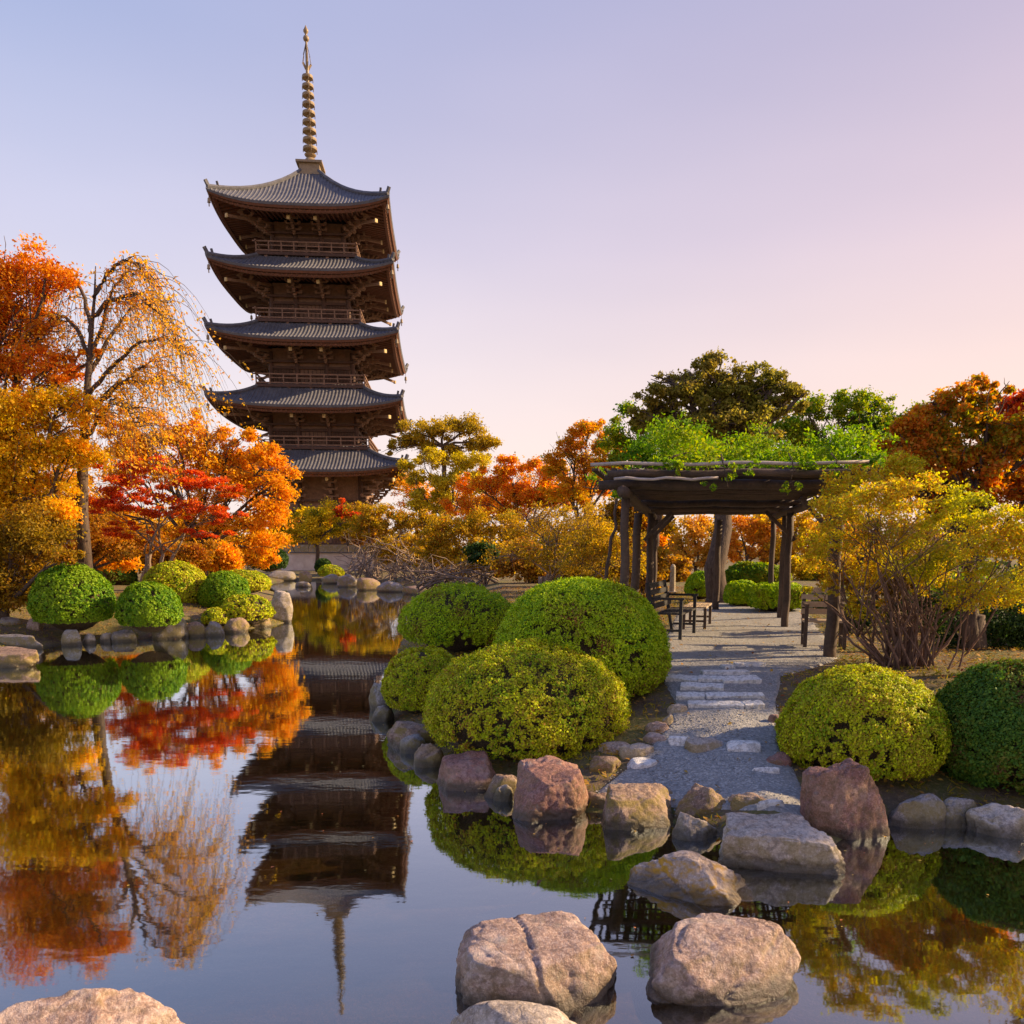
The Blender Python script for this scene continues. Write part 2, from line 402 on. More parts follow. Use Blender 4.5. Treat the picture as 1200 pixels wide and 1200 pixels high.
tag(link('gravel_path', np_mesh('gravel_path', pv, grid_faces(nc, nrow)), GRAVEL, None, True), kind='structure')
pathpoly = np.array([(p.x, p.y) for p in L]+[(p.x, p.y) for p in Rr[::-1]])
def in_path(X, Y):
    ins = np.zeros(len(X), bool); n = len(pathpoly)
    for i in range(n):
        a = pathpoly[i]; b = pathpoly[(i+1) % n]
        c = (a[1] > Y) != (b[1] > Y); dy = b[1]-a[1] if abs(b[1]-a[1]) > 1e-9 else 1e-9
        ins ^= c & (X < a[0]+(Y-a[1])*(b[0]-a[0])/dy)
    return ins

# ------------------------------------------------------------------ leaves
def unit(v): return v/np.maximum(np.linalg.norm(v, axis=1, keepdims=True), 1e-9)
def leaf_quads(c, nrm, size, asp=.55, droop=0):
    n = len(c)
    r = rng.normal(size=(n, 3)); r[:, 2] -= droop
    a = unit(np.cross(nrm, r)) if not droop else unit(r-nrm*(r*nrm).sum(1, keepdims=True))
    b = np.cross(nrm, a)
    L_ = a*size[:, None]*.5; W_ = b*size[:, None]*.5*asp
    bend = nrm*size[:, None]*.10
    co = np.stack([c-L_, c+W_*1+bend-L_*.1, c+L_, c-W_+bend-L_*.1], 1).reshape(-1, 3)
    return co, np.arange(4*n).reshape(n, 4)
def crown_points(pads, n, clumps, flat=.55, cr=.2, shell=.5):
    """pads: (centre, rx, ry, rz). leaves sit in small flattened clumps spread through each pad"""
    wts = np.array([(p[1]*p[2]*p[3])**(2/3) for p in pads]); wts /= wts.sum()
    C = []; Nn = []
    for (c, rx, ry, rz), wt in zip(pads, wts):
        k = max(3, int(clumps*wt)); m_ = max(8, int(n*wt))
        d = unit(rng.normal(size=(k, 3))); rad = rng.uniform(0, 1, k)**shell
        cc = d*rad[:, None]*np.array([rx, ry, rz])*.86
        sz = rng.uniform(.45, 1.45, k)*cr*(rx*rz)**.5
        idx = rng.choice(k, m_, p=(sz**2/np.sum(sz**2)))
        off = rng.normal(size=(m_, 3))*.62; off[:, 2] *= flat
        C.append(np.array(c)+cc[idx]+off*sz[idx][:, None])
        nn = unit(rng.normal(size=(m_, 3))+np.array([0, 0, .45])+d[idx]*.5); Nn.append(nn)
    return np.concatenate(C), np.concatenate(Nn)

def limb(mb, p, q, r0, r1, bow=.12, seg=6, n=6, wig=.05):
    p = Vector(p); q = Vector(q); L_ = (q-p).length
    side_ = Vector((rnd.uniform(-1, 1), rnd.uniform(-1, 1), 0))*L_*wig
    pts = []
    for i in range(seg+1):
        s = i/seg; x = p.lerp(q, s)
        x = x+Vector((0, 0, 1))*math.sin(s*PI)*L_*bow+side_*math.sin(s*PI*1.7)
        x += Vector((rnd.uniform(-1, 1), rnd.uniform(-1, 1), rnd.uniform(-1, 1)))*L_*wig*.25*(0 < i < seg)
        pts.append(x)
    mb.tube(pts, [r0+(r1-r0)*i/seg for i in range(seg+1)], n)
    return pts

def tree(name, label, cat, base, D, pads, mat, n=9000, size=.13, clumps=60, tr=.16, fork=.45, bark=BARK, group=None, ground=None,
         flat=.68, cr=.2, stems=1, twigs=7, depth=.8, shell=.5, rng_limbs=True, asp=.6, trunk_name='trunk', lean=0):
    """base: pixel x of the foot; pads: photo pixel ellipses (px,py,rx,ry[,dD]) at distance D"""
    bx = at(base, 640, D).x; z0 = gz(bx, D) if ground is None else ground
    root = empty(name, (bx, D, z0)); tag(root, label, cat, group)
    o = Vector((bx, D, z0)); P = []
    for p in pads:
        d = D+(p[4] if len(p) > 4 else 0); c = at(p[0], p[1], d)-o; s = pxm(d)
        P.append((c, p[2]*s*1.08, max(.3, (p[2]*.6+p[3]*.4)*s*depth), p[3]*s*1.12))
    c, nn = crown_points(P, n, clumps, flat, cr, shell)
    # an uneven outline: thin the leaves by a noise through the crown
    co, q = leaf_quads(c, nn, size*rng.uniform(.6, 1.35, len(c)), asp)
    link('crown', np_mesh('crown', co, q), mat, root)
    mb = MB()
    zc = np.mean([p[0].z for p in P]); xc = np.mean([p[0].x for p in P]); zlow = min(p[0].z for p in P)
    for s in range(stems):
        off = Vector((rnd.uniform(-1, 1), rnd.uniform(-.6, .6), 0))*(.25*(stems > 1))
        top = Vector((xc*.35+lean+off.x*3*(stems > 1), off.y*2, max(.4, zlow*fork+ (zc-zlow)*.2)))
        pts = limb(mb, off+Vector((0, 0, -.15)), top, tr, tr*.68, .0, 6, 9, .06)
        mb.tube([off+Vector((0, 0, -.2)), off+Vector((0, 0, .15)), off+Vector((0, 0, .5))], [tr*1.6, tr*1.2, tr*.96], 9, .08)
        mine = [p for i, p in enumerate(P) if i % stems == s]
        for (pc, rx, ry, rz) in mine:
            e = limb(mb, top, pc, tr*.5, tr*.16, .08, 7, 6, .07)
            for k in range(twigs):
                st = e[rnd.randint(3, 7)]
                d = Vector((rnd.gauss(0, 1), rnd.gauss(0, 1), rnd.gauss(.1, .8))).normalized()
                en = pc+Vector((d.x*rx*.85, d.y*ry*.85, d.z*rz*.85))
                pts2 = limb(mb, st, en, tr*.16, tr*.03, .06, 5, 4, .1)
                for kk in range(2):
                    s2 = pts2[rnd.randint(2, 4)]; d = Vector((rnd.gauss(0, 1), rnd.gauss(0, 1), rnd.gauss(.2, .8))).normalized()
                    limb(mb, s2, s2+d*min(rx, rz)*.45, tr*.06, tr*.015, .05, 3, 3, .1)
    mb.build(trunk_name, bark, root, True)
    return root

# palettes
Y_OR = [(.46, .18, .012), (.78, .34, .015), (.86, .50, .02), (.80, .26, .012), (.84, .58, .03)]
RED = [(.46, .04, .012), (.72, .07, .018), (.80, .20, .02), (.52, .04, .03), (.84, .34, .03)]
REDOR = [(.62, .07, .012), (.82, .20, .015), (.76, .32, .02), (.84, .38, .02), (.44, .07, .012)]
YG = [(.24, .20, .012), (.74, .50, .02), (.84, .60, .02), (.30, .28, .02), (.12, .14, .015)]
OLIVE = [(.14, .11, .015), (.28, .20, .02), (.48, .30, .02), (.20, .10, .015), (.58, .26, .02)]
BROWNY = [(.30, .14, .02), (.46, .32, .03), (.70, .42, .03), (.22, .23, .02), (.66, .22, .03)]
GREEN = [(.05, .12, .010), (.11, .24, .012), (.24, .36, .015), (.42, .38, .02), (.08, .15, .015)]
OAK = [(.14, .15, .03), (.25, .25, .04), (.38, .33, .05), (.22, .17, .04), (.42, .30, .04)]
M_YOR = leaf_mat('orange yellow maple leaves', Y_OR, .7)
M_RED = leaf_mat('crimson maple leaves', RED, .9)
M_ROR = leaf_mat('red orange maple leaves', REDOR, .8)
M_YG = leaf_mat('yellow green leaves', YG, .8)
M_OLV = leaf_mat('olive leaves', OLIVE, .8)
M_BRN = leaf_mat('brown autumn leaves', BROWNY, .6)
M_GRN = leaf_mat('green leaves', GREEN, .9)
M_OAK = leaf_mat('dull oak leaves', OAK, .8)
M_DRK = leaf_mat('dark evergreen leaves', [(.02, .05, .012), (.035, .08, .015), (.06, .11, .015), (.03, .055, .012)], 1.2, .3)
# ------------------------------------------------------------------ pagoda
PX, PY, PYAW = -22.24, 92.63, .092
ZG = 1.2
pg = empty('pagoda', (PX, PY, ZG), PYAW)
tag(pg, 'dark wooden five tiered pagoda with grey tiled roofs and a bronze spire', 'pagoda')
roofz = [9.75, 16.0, 22.45, 28.95, 34.95]     # height of the middle of each eave above the water (lowest first)
roofw = [19.9, 19.3, 18.7, 18.0, 17.4]
lift = [.8, .85, .9, .95, 1.05]
bodyw = [9.4, 8.9, 8.4, 7.8, 7.2]
balw = [11.8, 11.2, 10.7, 10.2]               # balcony above roof i
def side_pt(k, a, r):                         # a along the side, r outwards
    return [(a, -r), (r, a), (-a, r), (-r, -a)][k]
def roof_surface(R, rt, ze, rise, lf, thick):
    mb = MB(); nu, nv = 28, 10
    def pt(k, u, v, dz=0.0):
        r = R*(1-v)+rt*v; x, y = side_pt(k, u*r, r)
        z = ze+lf*abs(u)**3.2*(1-v)**1.6+rise*(.62*v+.38*v**2.4)+dz
        return (x, y, z)
    for k in range(4):
        b = len(mb.v)
        for j in range(nv+1):
            for i in range(nu+1): mb.v.append(pt(k, -1+2*i/nu, j/nv))
        for j in range(nv):
            for i in range(nu):
                q = b+j*(nu+1)+i; mb.f.append((q, q+1, q+nu+2, q+nu+1))
        # eave face: tile edge
        b = len(mb.v)
        for i in range(nu+1):
            mb.v.append(pt(k, -1+2*i/nu, 0)); x, y, z = pt(k, -1+2*i/nu, 0, -thick); mb.v.append((x*.992, y*.992, z))
        for i in range(nu): q = b+2*i; mb.f.append((q, q+1, q+3, q+2))
        # rows of round cover tiles running down the slope
        nr = int(2*R/.36)
        for i in range(nr+1):
            a = -R+.12+i*(2*R-.24)/nr; vmax = min(1, (R-abs(a))/max(R-rt, .01))
            if vmax < .04: continue
            pts = []
            for s in range(7):
                v_ = vmax*s/6; r = R*(1-v_)+rt*v_; u = max(-1, min(1, a/r)); p = pt(k, u, v_, .05); x, y = side_pt(k, a, r); pts.append((x, y, p[2]))
            b = len(mb.v)
            for p in pts:
                for da, dz in ((-.085, -.06), (-.045, .012), (.045, .012), (.085, -.06)):
                    dx, dy = ([(da, 0), (0, da), (-da, 0), (0, -da)][k]); mb.v.append((p[0]+dx, p[1]+dy, p[2]+dz))
            for s in range(6):
                for c in range(3): q = b+4*s+c; mb.f.append((q, q+1, q+5, q+4))
            mb.f.append((b, b+3, b+2, b+1))
    return mb, pt
for i in range(5):
    top = i == 4
    R = roofw[i]/2; ze = roofz[i]-ZG; rt = .75 if top else bodyw[i+1]/2+.55
    rise = 6.2 if top else 2.9
    mb, pt = roof_surface(R, rt, ze, rise, lift[i], .22)
    rf = mb.build('roof', TILE, pg)
    # hip ridges with raised ends
    for sx, sy in ((-1,-1),(1,-1),(1,1),(-1,1)):
        rb = MB(); pts = []
        for s in range(10):
            v_ = s/9*.97+.015; r = R*(1-v_)+rt*v_; z = ze+lift[i]*(1-v_)**1.6+rise*(.62*v_+.38*v_**2.4)
            pts.append((sx*r, sy*r, z+.16))
        rb.tube(pts, [.20]*10, 6)
        p = pts[0]; rb.bar((p[0]*.985, p[1]*.985, p[2]), (p[0]*1.012, p[1]*1.012, p[2]+.55), .22, .3)
        p = pts[1]; rb.bar((p[0]*1.0, p[1]*1.0, p[2]), (p[0]*1.012, p[1]*1.012, p[2]+.5), .2, .28)
        rb.build('hip_ridge', TILE, rf)
    # eave boards
    eb = MB(); nu = 24
    for k in range(4):
        for (dz0, dz1, ins0, ins1) in ((-.225, -.42, .99, .975), (-.46, -.68, .955, .94)):
            b = len(eb.v)
            for c in range(nu+1):
                u = -1+2*c/nu; x, y, z = pt(k, u, 0)
                eb.v += [(x*ins0, y*ins0, z+dz0), (x*ins1, y*ins1, z+dz1), (x*(ins1-.03), y*(ins1-.03), z+dz1+.03)]
            for c in range(nu):
                q = b+3*c; eb.f += [(q, q+1, q+4, q+3), (q+1, q+2, q+5, q+4)]
    eb.build('eave_board', WOOD_E, rf)
    # soffit with rafters
    sf = MB(); ri = bodyw[i]/2+.3; zi = ze-.35
    def sof(k, u, s, dz=0):
        x0, y0, z0 = pt(k, u, 0); r = R*.965*(1-s)+ri*s; x, y = side_pt(k, u*r, r)
        return (x, y, (z0-.42)*(1-s)+(ze+.35)*s+dz)
    for k in range(4):
        b = len(sf.v); nj = 5
        for j in range(nj+1):
            for c in range(nu+1): sf.v.append(sof(k, -1+2*c/nu, j/nj))
        for j in range(nj):
            for c in range(nu): q = b+j*(nu+1)+c; sf.f.append((q, q+nu+1, q+nu+2, q+1))
        nr = int(2*R/.5)
        for c in range(nr+1):
            a = -R*.95+c*1.9*R/nr; s1 = min(1, (R*.965-abs(a))/(R*.965-ri)) if abs(a) > ri else 1
            if s1 < .05: continue
            p0 = sof(k, a/(R*.965), .01, -.10); r = R*.965*(1-s1)+ri*s1; p1 = sof(k, max(-1, min(1, a/r)), s1, -.10)
            x, y = side_pt(k, a, R*.955); x1, y1 = side_pt(k, a, r)
            sf.bar((x, y, p0[2]), (x1, y1, p1[2]), .15, .2)
    sf.build('soffit', WOOD_E, pg)
    # corner wind bells
    for sx, sy in ((-1,-1),(1,-1),(1,1),(-1,1)):
        x, y, z = sx*R*.975, sy*R*.975, ze+lift[i]-.45
        bl = MB(); bl.bar((x, y, z), (x, y, z-.35), .04); bl.lathe([(.03, z-.35), (.12, z-.42), (.15, z-.75), (.17, z-.8)], 10, (x, y)); bl.bar((x, y, z-.8), (x, y, z-1.15), .1, .02)
        bl.build('wind_bell', BRONZE, pg)
    # storey body
    bw = bodyw[i]/2; zb = (roofz[i-1]-ZG+2.75) if i else 1.1
    zt = ze+.3
    wl = MB(); wl.box(-bw+.12, bw-.12, -bw+.12, bw-.12, zb, zt-.2)
    wb = wl.build('wall', WOOD_W, pg)
    for k in range(4):
        cb = MB()
        for a in (-1, -.36, .36, 1):
            if a == 1: continue
            x, y = side_pt(k, a*bw, bw); cb.lathe([(.24, zb), (.24, zt-.6)], 10, (x, y))
        for z_, h_, o_ in ((zb+.1, .22, .05), (zb+(zt-zb)*.28, .2, .04), (zb+(zt-zb)*.46, .26, .06), (zb+(zt-zb)*.60, .2, .45)):
            x0, y0 = side_pt(k, -bw-o_, bw+o_); x1, y1 = side_pt(k, bw+o_, bw+o_); cb.bar((x0, y0, z_), (x1, y1, z_), .18, h_)
        # lattice windows left and right of a plank door
        zl, zh = zb+.35, zb+(zt-zb)*.46-.15
        for a0, a1, step in ((-.9, -.46, .16), (.46, .9, .16), (-.3, .3, .42)):
            c = a0*bw; dp = MB()
            while c <= a1*bw:
                x, y = side_pt(k, c, bw-.02); dp.bar((x, y, zl), (x, y, zh), .07 if step < .3 else .05); c += step
            dp.build('door' if step > .3 else 'window_lattice', WOOD_D, wb)
        cb.build('post_frame', WOOD_D, wb)
    # bracket clusters: stepped arms reaching out to carry the eave
    cache = {}
    for k in range(4):
        for a in (-1, -.36, .36):
            corner = a == -1
            if corner not in cache:
                L_ = (R-bw)*.50*(1.38 if corner else 1); H = (zt-zb)*.36
                bm_ = MB()
                for s in range(4):
                    z0 = -H+s*H/4; l = L_*(.28+.24*s)
                    bm_.box(-.12, .12, -l, .1, z0, z0+.2)                      # arm
                    bm_.box(-.17, .17, -l-.14, -l+.14, z0+.18, z0+.42)          # bearing block
                    bm_.box(-.75+.05*s, .75-.05*s, -l-.09, -l+.09, z0+.40, z0+.56)   # cross arm
                    for c in (-.66, .66): bm_.box(c-.13, c+.13, -l-.13, -l+.13, z0+.53, z0+.72)
                bm_.bar((0, .1, -.1), (0, -L_*1.45, -.75), .2, .24)             # slanting tail rafter
                tp_ = MB().box(-.15, .15, -L_*1.45-.10, -L_*1.45+.05, -.94, -.60)
                ob = bm_.build('bracket', WOOD_W, pg); ot = tp_.build('bracket_tip', TIP, ob)
                cache[corner] = (ob, ot)
            else:
                ob0, ot0 = cache[corner]
                ob = ob0.copy(); COL.objects.link(ob); ob.parent = pg
                ot = ot0.copy(); COL.objects.link(ot); ot.parent = ob
            x, y = side_pt(k, a*bw, bw)
            ob.location = (x, y, zt-.35); ob.rotation_euler = (0, 0, [0, PI/2, PI, -PI/2][k]-(PI/4 if corner else 0))
    # balcony of the storey
    if i:
        hb = balw[i-1]/2; z0 = zb-.05
        bl = MB(); bl.box(-hb, hb, -hb, hb, z0-.28, z0)
        bp = bl.build('balcony', WOOD_D, pg)
        for k in range(4):
            ra = MB()
            for z_, th in ((z0+.14, .12), (z0+.62, .09), (z0+1.0, .13)):
                e_ = .35 if z_ > z0+.9 else 0
                x0, y0 = side_pt(k, -hb+.1-e_, hb-.1); x1, y1 = side_pt(k, hb-.1+e_, hb-.1); ra.bar((x0, y0, z_+k%2*.004), (x1, y1, z_+k%2*.004), th)
            for c in range(9):
                a = -hb+.1+c*(2*hb-.2)/8; x, y = side_pt(k, a, hb-.1)
                if c < 8: ra.bar((x, y, z0), (x, y, z0+(1.0 if c % 2 else 1.06)), .12)
            for c in range(5):
                a = (-.8+.4*c)*hb; x, y = side_pt(k, a, hb-.3); ra.bar((x, y, z0-.28), (x, y, z0-.75), .3)
            ra.build('railing', WOOD_W, bp)
MB().box(-6.4, 6.4, -6.4, 6.4, -.6, 1.12).build('stone_base', R_GREY, pg)
# spire
zs = 41.3-ZG
sb = MB(); sb.box(-1.05, 1.05, -1.05, 1.05, zs-.5, zs+.75); sb.box(-1.35, 1.35, -1.35, 1.35, zs+.5, zs+.72); sb.box(-1.2, 1.2, -1.2, 1.2, zs-.62, zs-.42)
sb.lathe([(.72, zs+.75), (.70, zs+1.0), (.5, zs+1.3), (.28, zs+1.42), (.55, zs+1.6), (.62, zs+1.72), (.2, zs+1.8)], 18)
sp_ = sb.build('spire', BRONZE, pg, False)
sh = MB().lathe([(.20, zs+1.7), (.16, zs+9.6), (.10, zs+13.4), (.02, zs+13.9)], 12).build('spire_shaft', BRONZE, sp_, True)
for k in range(9):
    z = zs+2.3+k*.86; r = .72-.022*k
    g = MB().lathe([(r-.14, z-.14), (r, z-.14), (r+.03, z), (r, z+.14), (r-.14, z+.14), (r-.16, z)], 20)
    for q in range(4):
        an = q*PI/2+.3; g.bar((0, 0, z), (math.cos(an)*(r-.08), math.sin(an)*(r-.08), z), .08)
        g.bar((math.cos(an)*r, math.sin(an)*r, z-.1), (math.cos(an)*r, math.sin(an)*r, z-.42), .07)
    g.build('spire_ring', BRONZE, sp_, False)
fl = MB()
for q in range(4):
    an = q*PI/2+.4; c, s = math.cos(an), math.sin(an)
    for z0, z1, r0, r1 in ((zs+9.9, zs+10.5, .1, .42), (zs+10.5, zs+11.2, .42, .30), (zs+11.2, zs+12.3, .34, .06)):
        fl.bar((c*r0, s*r0, z0), (c*r1, s*r1, z1), .05, .22)
fl.build('spire_flame', BRONZE, sp_)
MB().lathe([(.05, zs+12.5), (.26, zs+12.65), (.32, zs+12.85), (.24, zs+13.05), (.08, zs+13.15), (.10, zs+13.25), (.25, zs+13.45), (.27, zs+13.6), (.15, zs+13.8), (.02, zs+14.1)], 14).build('spire_ball', BRONZE, sp_, True)
# ------------------------------------------------------------------ boulders
def boulder(label, box, mat, z=0.0, cat='boulder', name='boulder', group=None, depth=.8, flat=1.0, sub=5, cuts=7, amp=.10, grooves=(), seed=0, power=2.6, rot=None, sink=.35, dY=0, back=0, topf=0):
    x0, x1, yt, yb = box
    p = on((x0+x1)/2, yb, z); Y = p.y+back
    for _ in range(4):
        r = (x1-x0)/2*pxm(Y); Y = p.y+r*depth*.85+back
    X_ = at((x0+x1)/2, yb, Y).x; r = (x1-x0)/2*pxm(Y)
    shp = lambda h: ((z+h-sink)/2+0*h+z*0+z/2, (h+sink)/2*.94)
    ry_ = r*depth*.86
    for _ in range(14):
        h = fit_height(X_, Y, ry_, z, yt, power, shp)
        if h > max(.07, r*.30): break
        ry_ *= .9
    ry_ /= .86; Y = p.y+ry_*1.10+back; h = fit_height(X_, Y, ry_*.86, z, yt, power, shp)
    top = z+h; c = Vector((X_, Y, top))
    rs = random.Random(seed*7+int(x0)); off = Vector((rs.uniform(0, 50), rs.uniform(0, 50), rs.uniform(0, 50)))
    import bmesh
    bm = bmesh.new(); bmesh.ops.create_icosphere(bm, subdivisions=sub, radius=1)
    planes = []
    for k in range(cuts):
        d = Vector((rs.gauss(0, 1), rs.gauss(0, 1), rs.gauss(.25, .7))).normalized(); planes.append((d, rs.uniform(.70, .90)))
    if topf: planes.append((Vector((rs.uniform(-.1, .1), rs.uniform(-.2, .0), 1)).normalized(), topf))
    hh = h+sink; ry = ry_; r *= 1.05
    for v in bm.verts:
        d = v.co.copy(); q = (abs(d.x)**power+abs(d.y)**power+abs(d.z)**power)**(-1/power); d = d*q
        for n_, o_ in planes:
            e = d.dot(n_)-o_
            if e > 0: d = d-n_*e*.86
        n1 = mn.noise(d*1.3+off)*1.3; n2 = mn.noise(d*3.2+off); n3 = mn.noise(d*8+off); n4 = mn.noise(d*19+off)
        f = 1+amp*(n1*.8+n2*.5+n3*.22+n4*.09)
        f -= .022*(1-min(1, abs(mn.noise(Vector((d.x*2.2, d.y*2.2, d.z*5))+off))*5)); rid = abs(mn.noise(d*2.1+off*2)); f -= amp*.6*max(0, .10-rid)/.10*.5
        for (gn, go, gd, gw) in grooves:
            e = d.dot(Vector(gn))-go+.10*mn.noise(d*2+off); f -= gd*math.exp(-(e/gw)**2)
        d = d*f
        v.co = Vector((d.x*r, d.y*ry, d.z*hh*.5*1.04))
    xs = [v.co.x for v in bm.verts if v.co.z+(top+z-sink)/2 > z]; zs_ = max(v.co.z for v in bm.verts)
    kx = 2*r/1.05/(max(xs)-min(xs)); x_m = (max(xs)+min(xs))/2; kz = hh*.5*.87/zs_
    for v in bm.verts:
        v.co.x = (v.co.x-x_m)*kx
        if v.co.z > 0: v.co.z *= kz
    me = bpy.data.meshes.new(name); bm.to_mesh(me); bm.free()
    o = link(name, me, mat, None, True)
    o.location = (c.x, Y, (top+z-sink)/2); o.rotation_euler = (0, 0, rs.uniform(-.25, .25) if rot is None else rot)
    tag(o, label, cat, group)
    return o
def top_z(px, py): p = solve_on(px, py); return p.z
B_ = boulder
# stepping boulders in the front water
B_('large pinkish boulder with a vertical crack, in the pond at the bottom middle', (527, 733, 1074, 1190), R_PINK, depth=.62, seed=3, grooves=[((1, .1, .1), -.12, .06, .022)], amp=.075, cuts=6, sub=6, rot=.1, power=2.9, topf=.74)
B_('large pale pink boulder with curved ledges, right of the cracked pinkish boulder', (748, 948, 1070, 1185), R_PINK, depth=.72, seed=5, grooves=[((.25, -.35, 1), .22, .07, .025), ((-.2, -.5, 1), .66, .05, .02)], amp=.07, cuts=5, sub=6, power=2.7, topf=.78)
B_('low pale stone cut off by the bottom edge in front of the cracked pinkish boulder', (508, 700, 1168, 1330), R_PALE, depth=.7, seed=8, amp=.08, cuts=5, sink=.2)
B_('broad pink granite boulder in the bottom left corner of the pond', (-60, 225, 1148, 1330), R_PINK, depth=.6, seed=12, amp=.14, cuts=9, sub=6)
B_('pale boulder with ochre moss round its flanks standing alone in the water', (733, 880, 992, 1062), R_MOSS, depth=.7, seed=21, amp=.12, cuts=7, sub=6, rot=-.15, grooves=[((.4, -.4, 1), .55, .06, .05)])
B_('flat pale layered slab of rock at the foot of the gravel path', (838, 988, 952, 1030), R_PALE, depth=.75, seed=25, amp=.12, cuts=7, grooves=[((.1, -.2, 1), .05, .09, .05), ((0, -.3, 1), .4, .05, .04)], topf=.62, sub=6, power=3)
B_('upright dark red boulder with a pale peak beside the gravel path', (938, 1042, 884, 988), R_RED, depth=.7, seed=31, amp=.12, cuts=11, power=3.2, sub=6)
B_('rounded reddish brown boulder under the yellow green bush at the water edge', (594, 703, 886, 962), R_RED, depth=.7, seed=34, amp=.10, cuts=6, power=3.6, topf=.72, sub=6)
B_('long brown boulder at the water edge left of the path mouth', (702, 795, 916, 968), R_BROWN, depth=.6, seed=37, amp=.10, cuts=5, back=-.1, power=3, topf=.7, sub=6)
B_('brown angular rock holding up the edge of the gravel', (786, 862, 914, 966), R_BROWN, depth=.5, seed=39, amp=.12, cuts=9, power=3.4)
B_('brown wedge shaped rock behind the flat layered slab', (850, 905, 926, 962), R_BROWN, depth=.5, seed=40, amp=.12, cuts=9, z=.05, power=3.4)
B_('small warm tan stone wedged between the brown boulder and the flat slab', (788, 842, 948, 987), R_PALE, depth=.8, seed=41, amp=.14, cuts=9)
B_('dark pinkish boulder in shade under the left side of the big yellow green bush', (508, 584, 878, 928), R_RED, depth=.7, seed=43, amp=.13, cuts=6, power=3.2, topf=.7)
B_('low mossy bank stone below the small left bush', (452, 515, 842, 880), R_BROWN, depth=.7, seed=44, amp=.14, cuts=8)
B_('pale grey stone at the left tip of the bush bank', (432, 470, 795, 833), R_GREY, depth=.8, seed=45, amp=.12, cuts=8)
B_('small grey stone at the water line below the pale tip stone', (434, 462, 824, 846), R_GREY, depth=.8, seed=46, amp=.12, cuts=8, sub=4)
B_('brown stone filling the gap between the dark pinkish and reddish boulders', (566, 612, 905, 938), R_BROWN, depth=.8, seed=47, amp=.12, cuts=8, sub=4)
B_('long grey green bank rock under the round bush on the right', (1038, 1112, 924, 973), R_GREY, depth=.6, seed=50, amp=.10, cuts=7)
B_('pale flat topped rock next to the long bank rock on the right', (1095, 1152, 932, 972), R_GREY, depth=.6, seed=51, amp=.12, cuts=9)
B_('pinkish peaked stone in the water near the right edge', (1137, 1212, 938, 984), R_PALE, depth=.7, seed=52, amp=.14, cuts=10, power=2.2)
B_('grey bank stone at the far right edge under the dark green bush', (1190, 1290, 940, 985), R_GREY, depth=.6, seed=53, cuts=7)
# stones that edge the gravel path
def stone_on(label, box, mat, group=None, **k):
    z = top_z((box[0]+box[1])/2, box[3])
    k.setdefault('sub', 4); k.setdefault('sink', .08); k.setdefault('cuts', 8)
    return boulder(label, box, mat, z=z, cat='stone', name='stone', group=group, **k)
G1 = 'stones edging the gravel path'
for lab, bx, mt_, kw in (
    ('pale flat topped edging stone left of the path level with the lower step', (724, 768, 870, 892), R_PALE, dict(depth=.6, power=3.5, topf=.6)),
    ('grey blue flat edging stone nearest the water on the left of the path', (733, 772, 888, 904), R_SLAB, dict(depth=.6, topf=.5)),
    ('brown edging stone tucked behind the reddish boulder', (690, 728, 884, 906), R_BROWN, dict(depth=.6, power=3.4)),
    ('mossy brown edging stone below the big yellow green bush', (700, 742, 868, 885), R_MOSS, dict(depth=.6)),
    ('small pinkish edging stone with a pale top, second below the slab steps', (756, 784, 845, 860), R_PINK, dict(depth=.7)),
    ('small tan edging stone just under the left end of the slab steps', (776, 790, 836, 851), R_PALE, dict(depth=.7)),
    ('pale square edging stone at the left end of the lowest long slab', (782, 806, 824, 839), R_PALE, dict(depth=.7, topf=.6)),
    ('low pinkish edging stone behind the pale flat topped one', (752, 782, 858, 872), R_PINK, dict(depth=.6, topf=.5)),
    ('small reddish stone at the right end of the lower step', (897, 928, 880, 900), R_RED, dict(depth=.7)),
    ('flat pale stone sunk in the gravel right of the path', (878, 912, 898, 908), R_SLAB, dict(depth=.6, topf=.5)),
    ('small dark stone at the right end of the lowest long slab', (899, 914, 836, 850), R_RED, dict(depth=.7)),
    ('flat grey stone at the gravel edge above the layered slab', (884, 918, 936, 948), R_SLAB, dict(depth=.6, topf=.5)),
    ('grey stone between the long brown boulder and the angular rock', (766, 792, 920, 936), R_GREY, dict(depth=.7))):
    stone_on(lab, bx, mt_, G1, seed=len(lab), **kw)
G2 = 'stones of the lower step'
for lab, bx, mt_ in (('thick tan stone in the middle of the lower step', (803, 856, 863, 883), R_PALE),
                     ('grey blue stone at the left of the lower step', (783, 808, 861, 877), R_SLAB),
                     ('grey blue low stone at the right of the lower step', (852, 892, 867, 884), R_SLAB)):
    stone_on(lab, bx, mt_, G2, seed=len(lab), depth=.45, power=4.5, topf=.7, cuts=4, amp=.06)
for lab, bx, mt_ in (('dull brown bank stone between the mossy low stone and the dark pinkish boulder', (484, 522, 868, 900), R_BROWN), ('flat grey bank stone tucked under the left of the broad front bush', (466, 500, 858, 884), R_GREY),
                     ('small dark bank stone left of the reddish brown boulder', (578, 602, 916, 940), R_GREY), ('low dark bank stone right of the reddish brown boulder', (688, 716, 926, 952), R_BROWN)):
    boulder(lab, bx, mt_, 0, 'stone', 'stone', 'stones of the middle bank', sub=4, amp=.13, seed=len(lab), power=3)
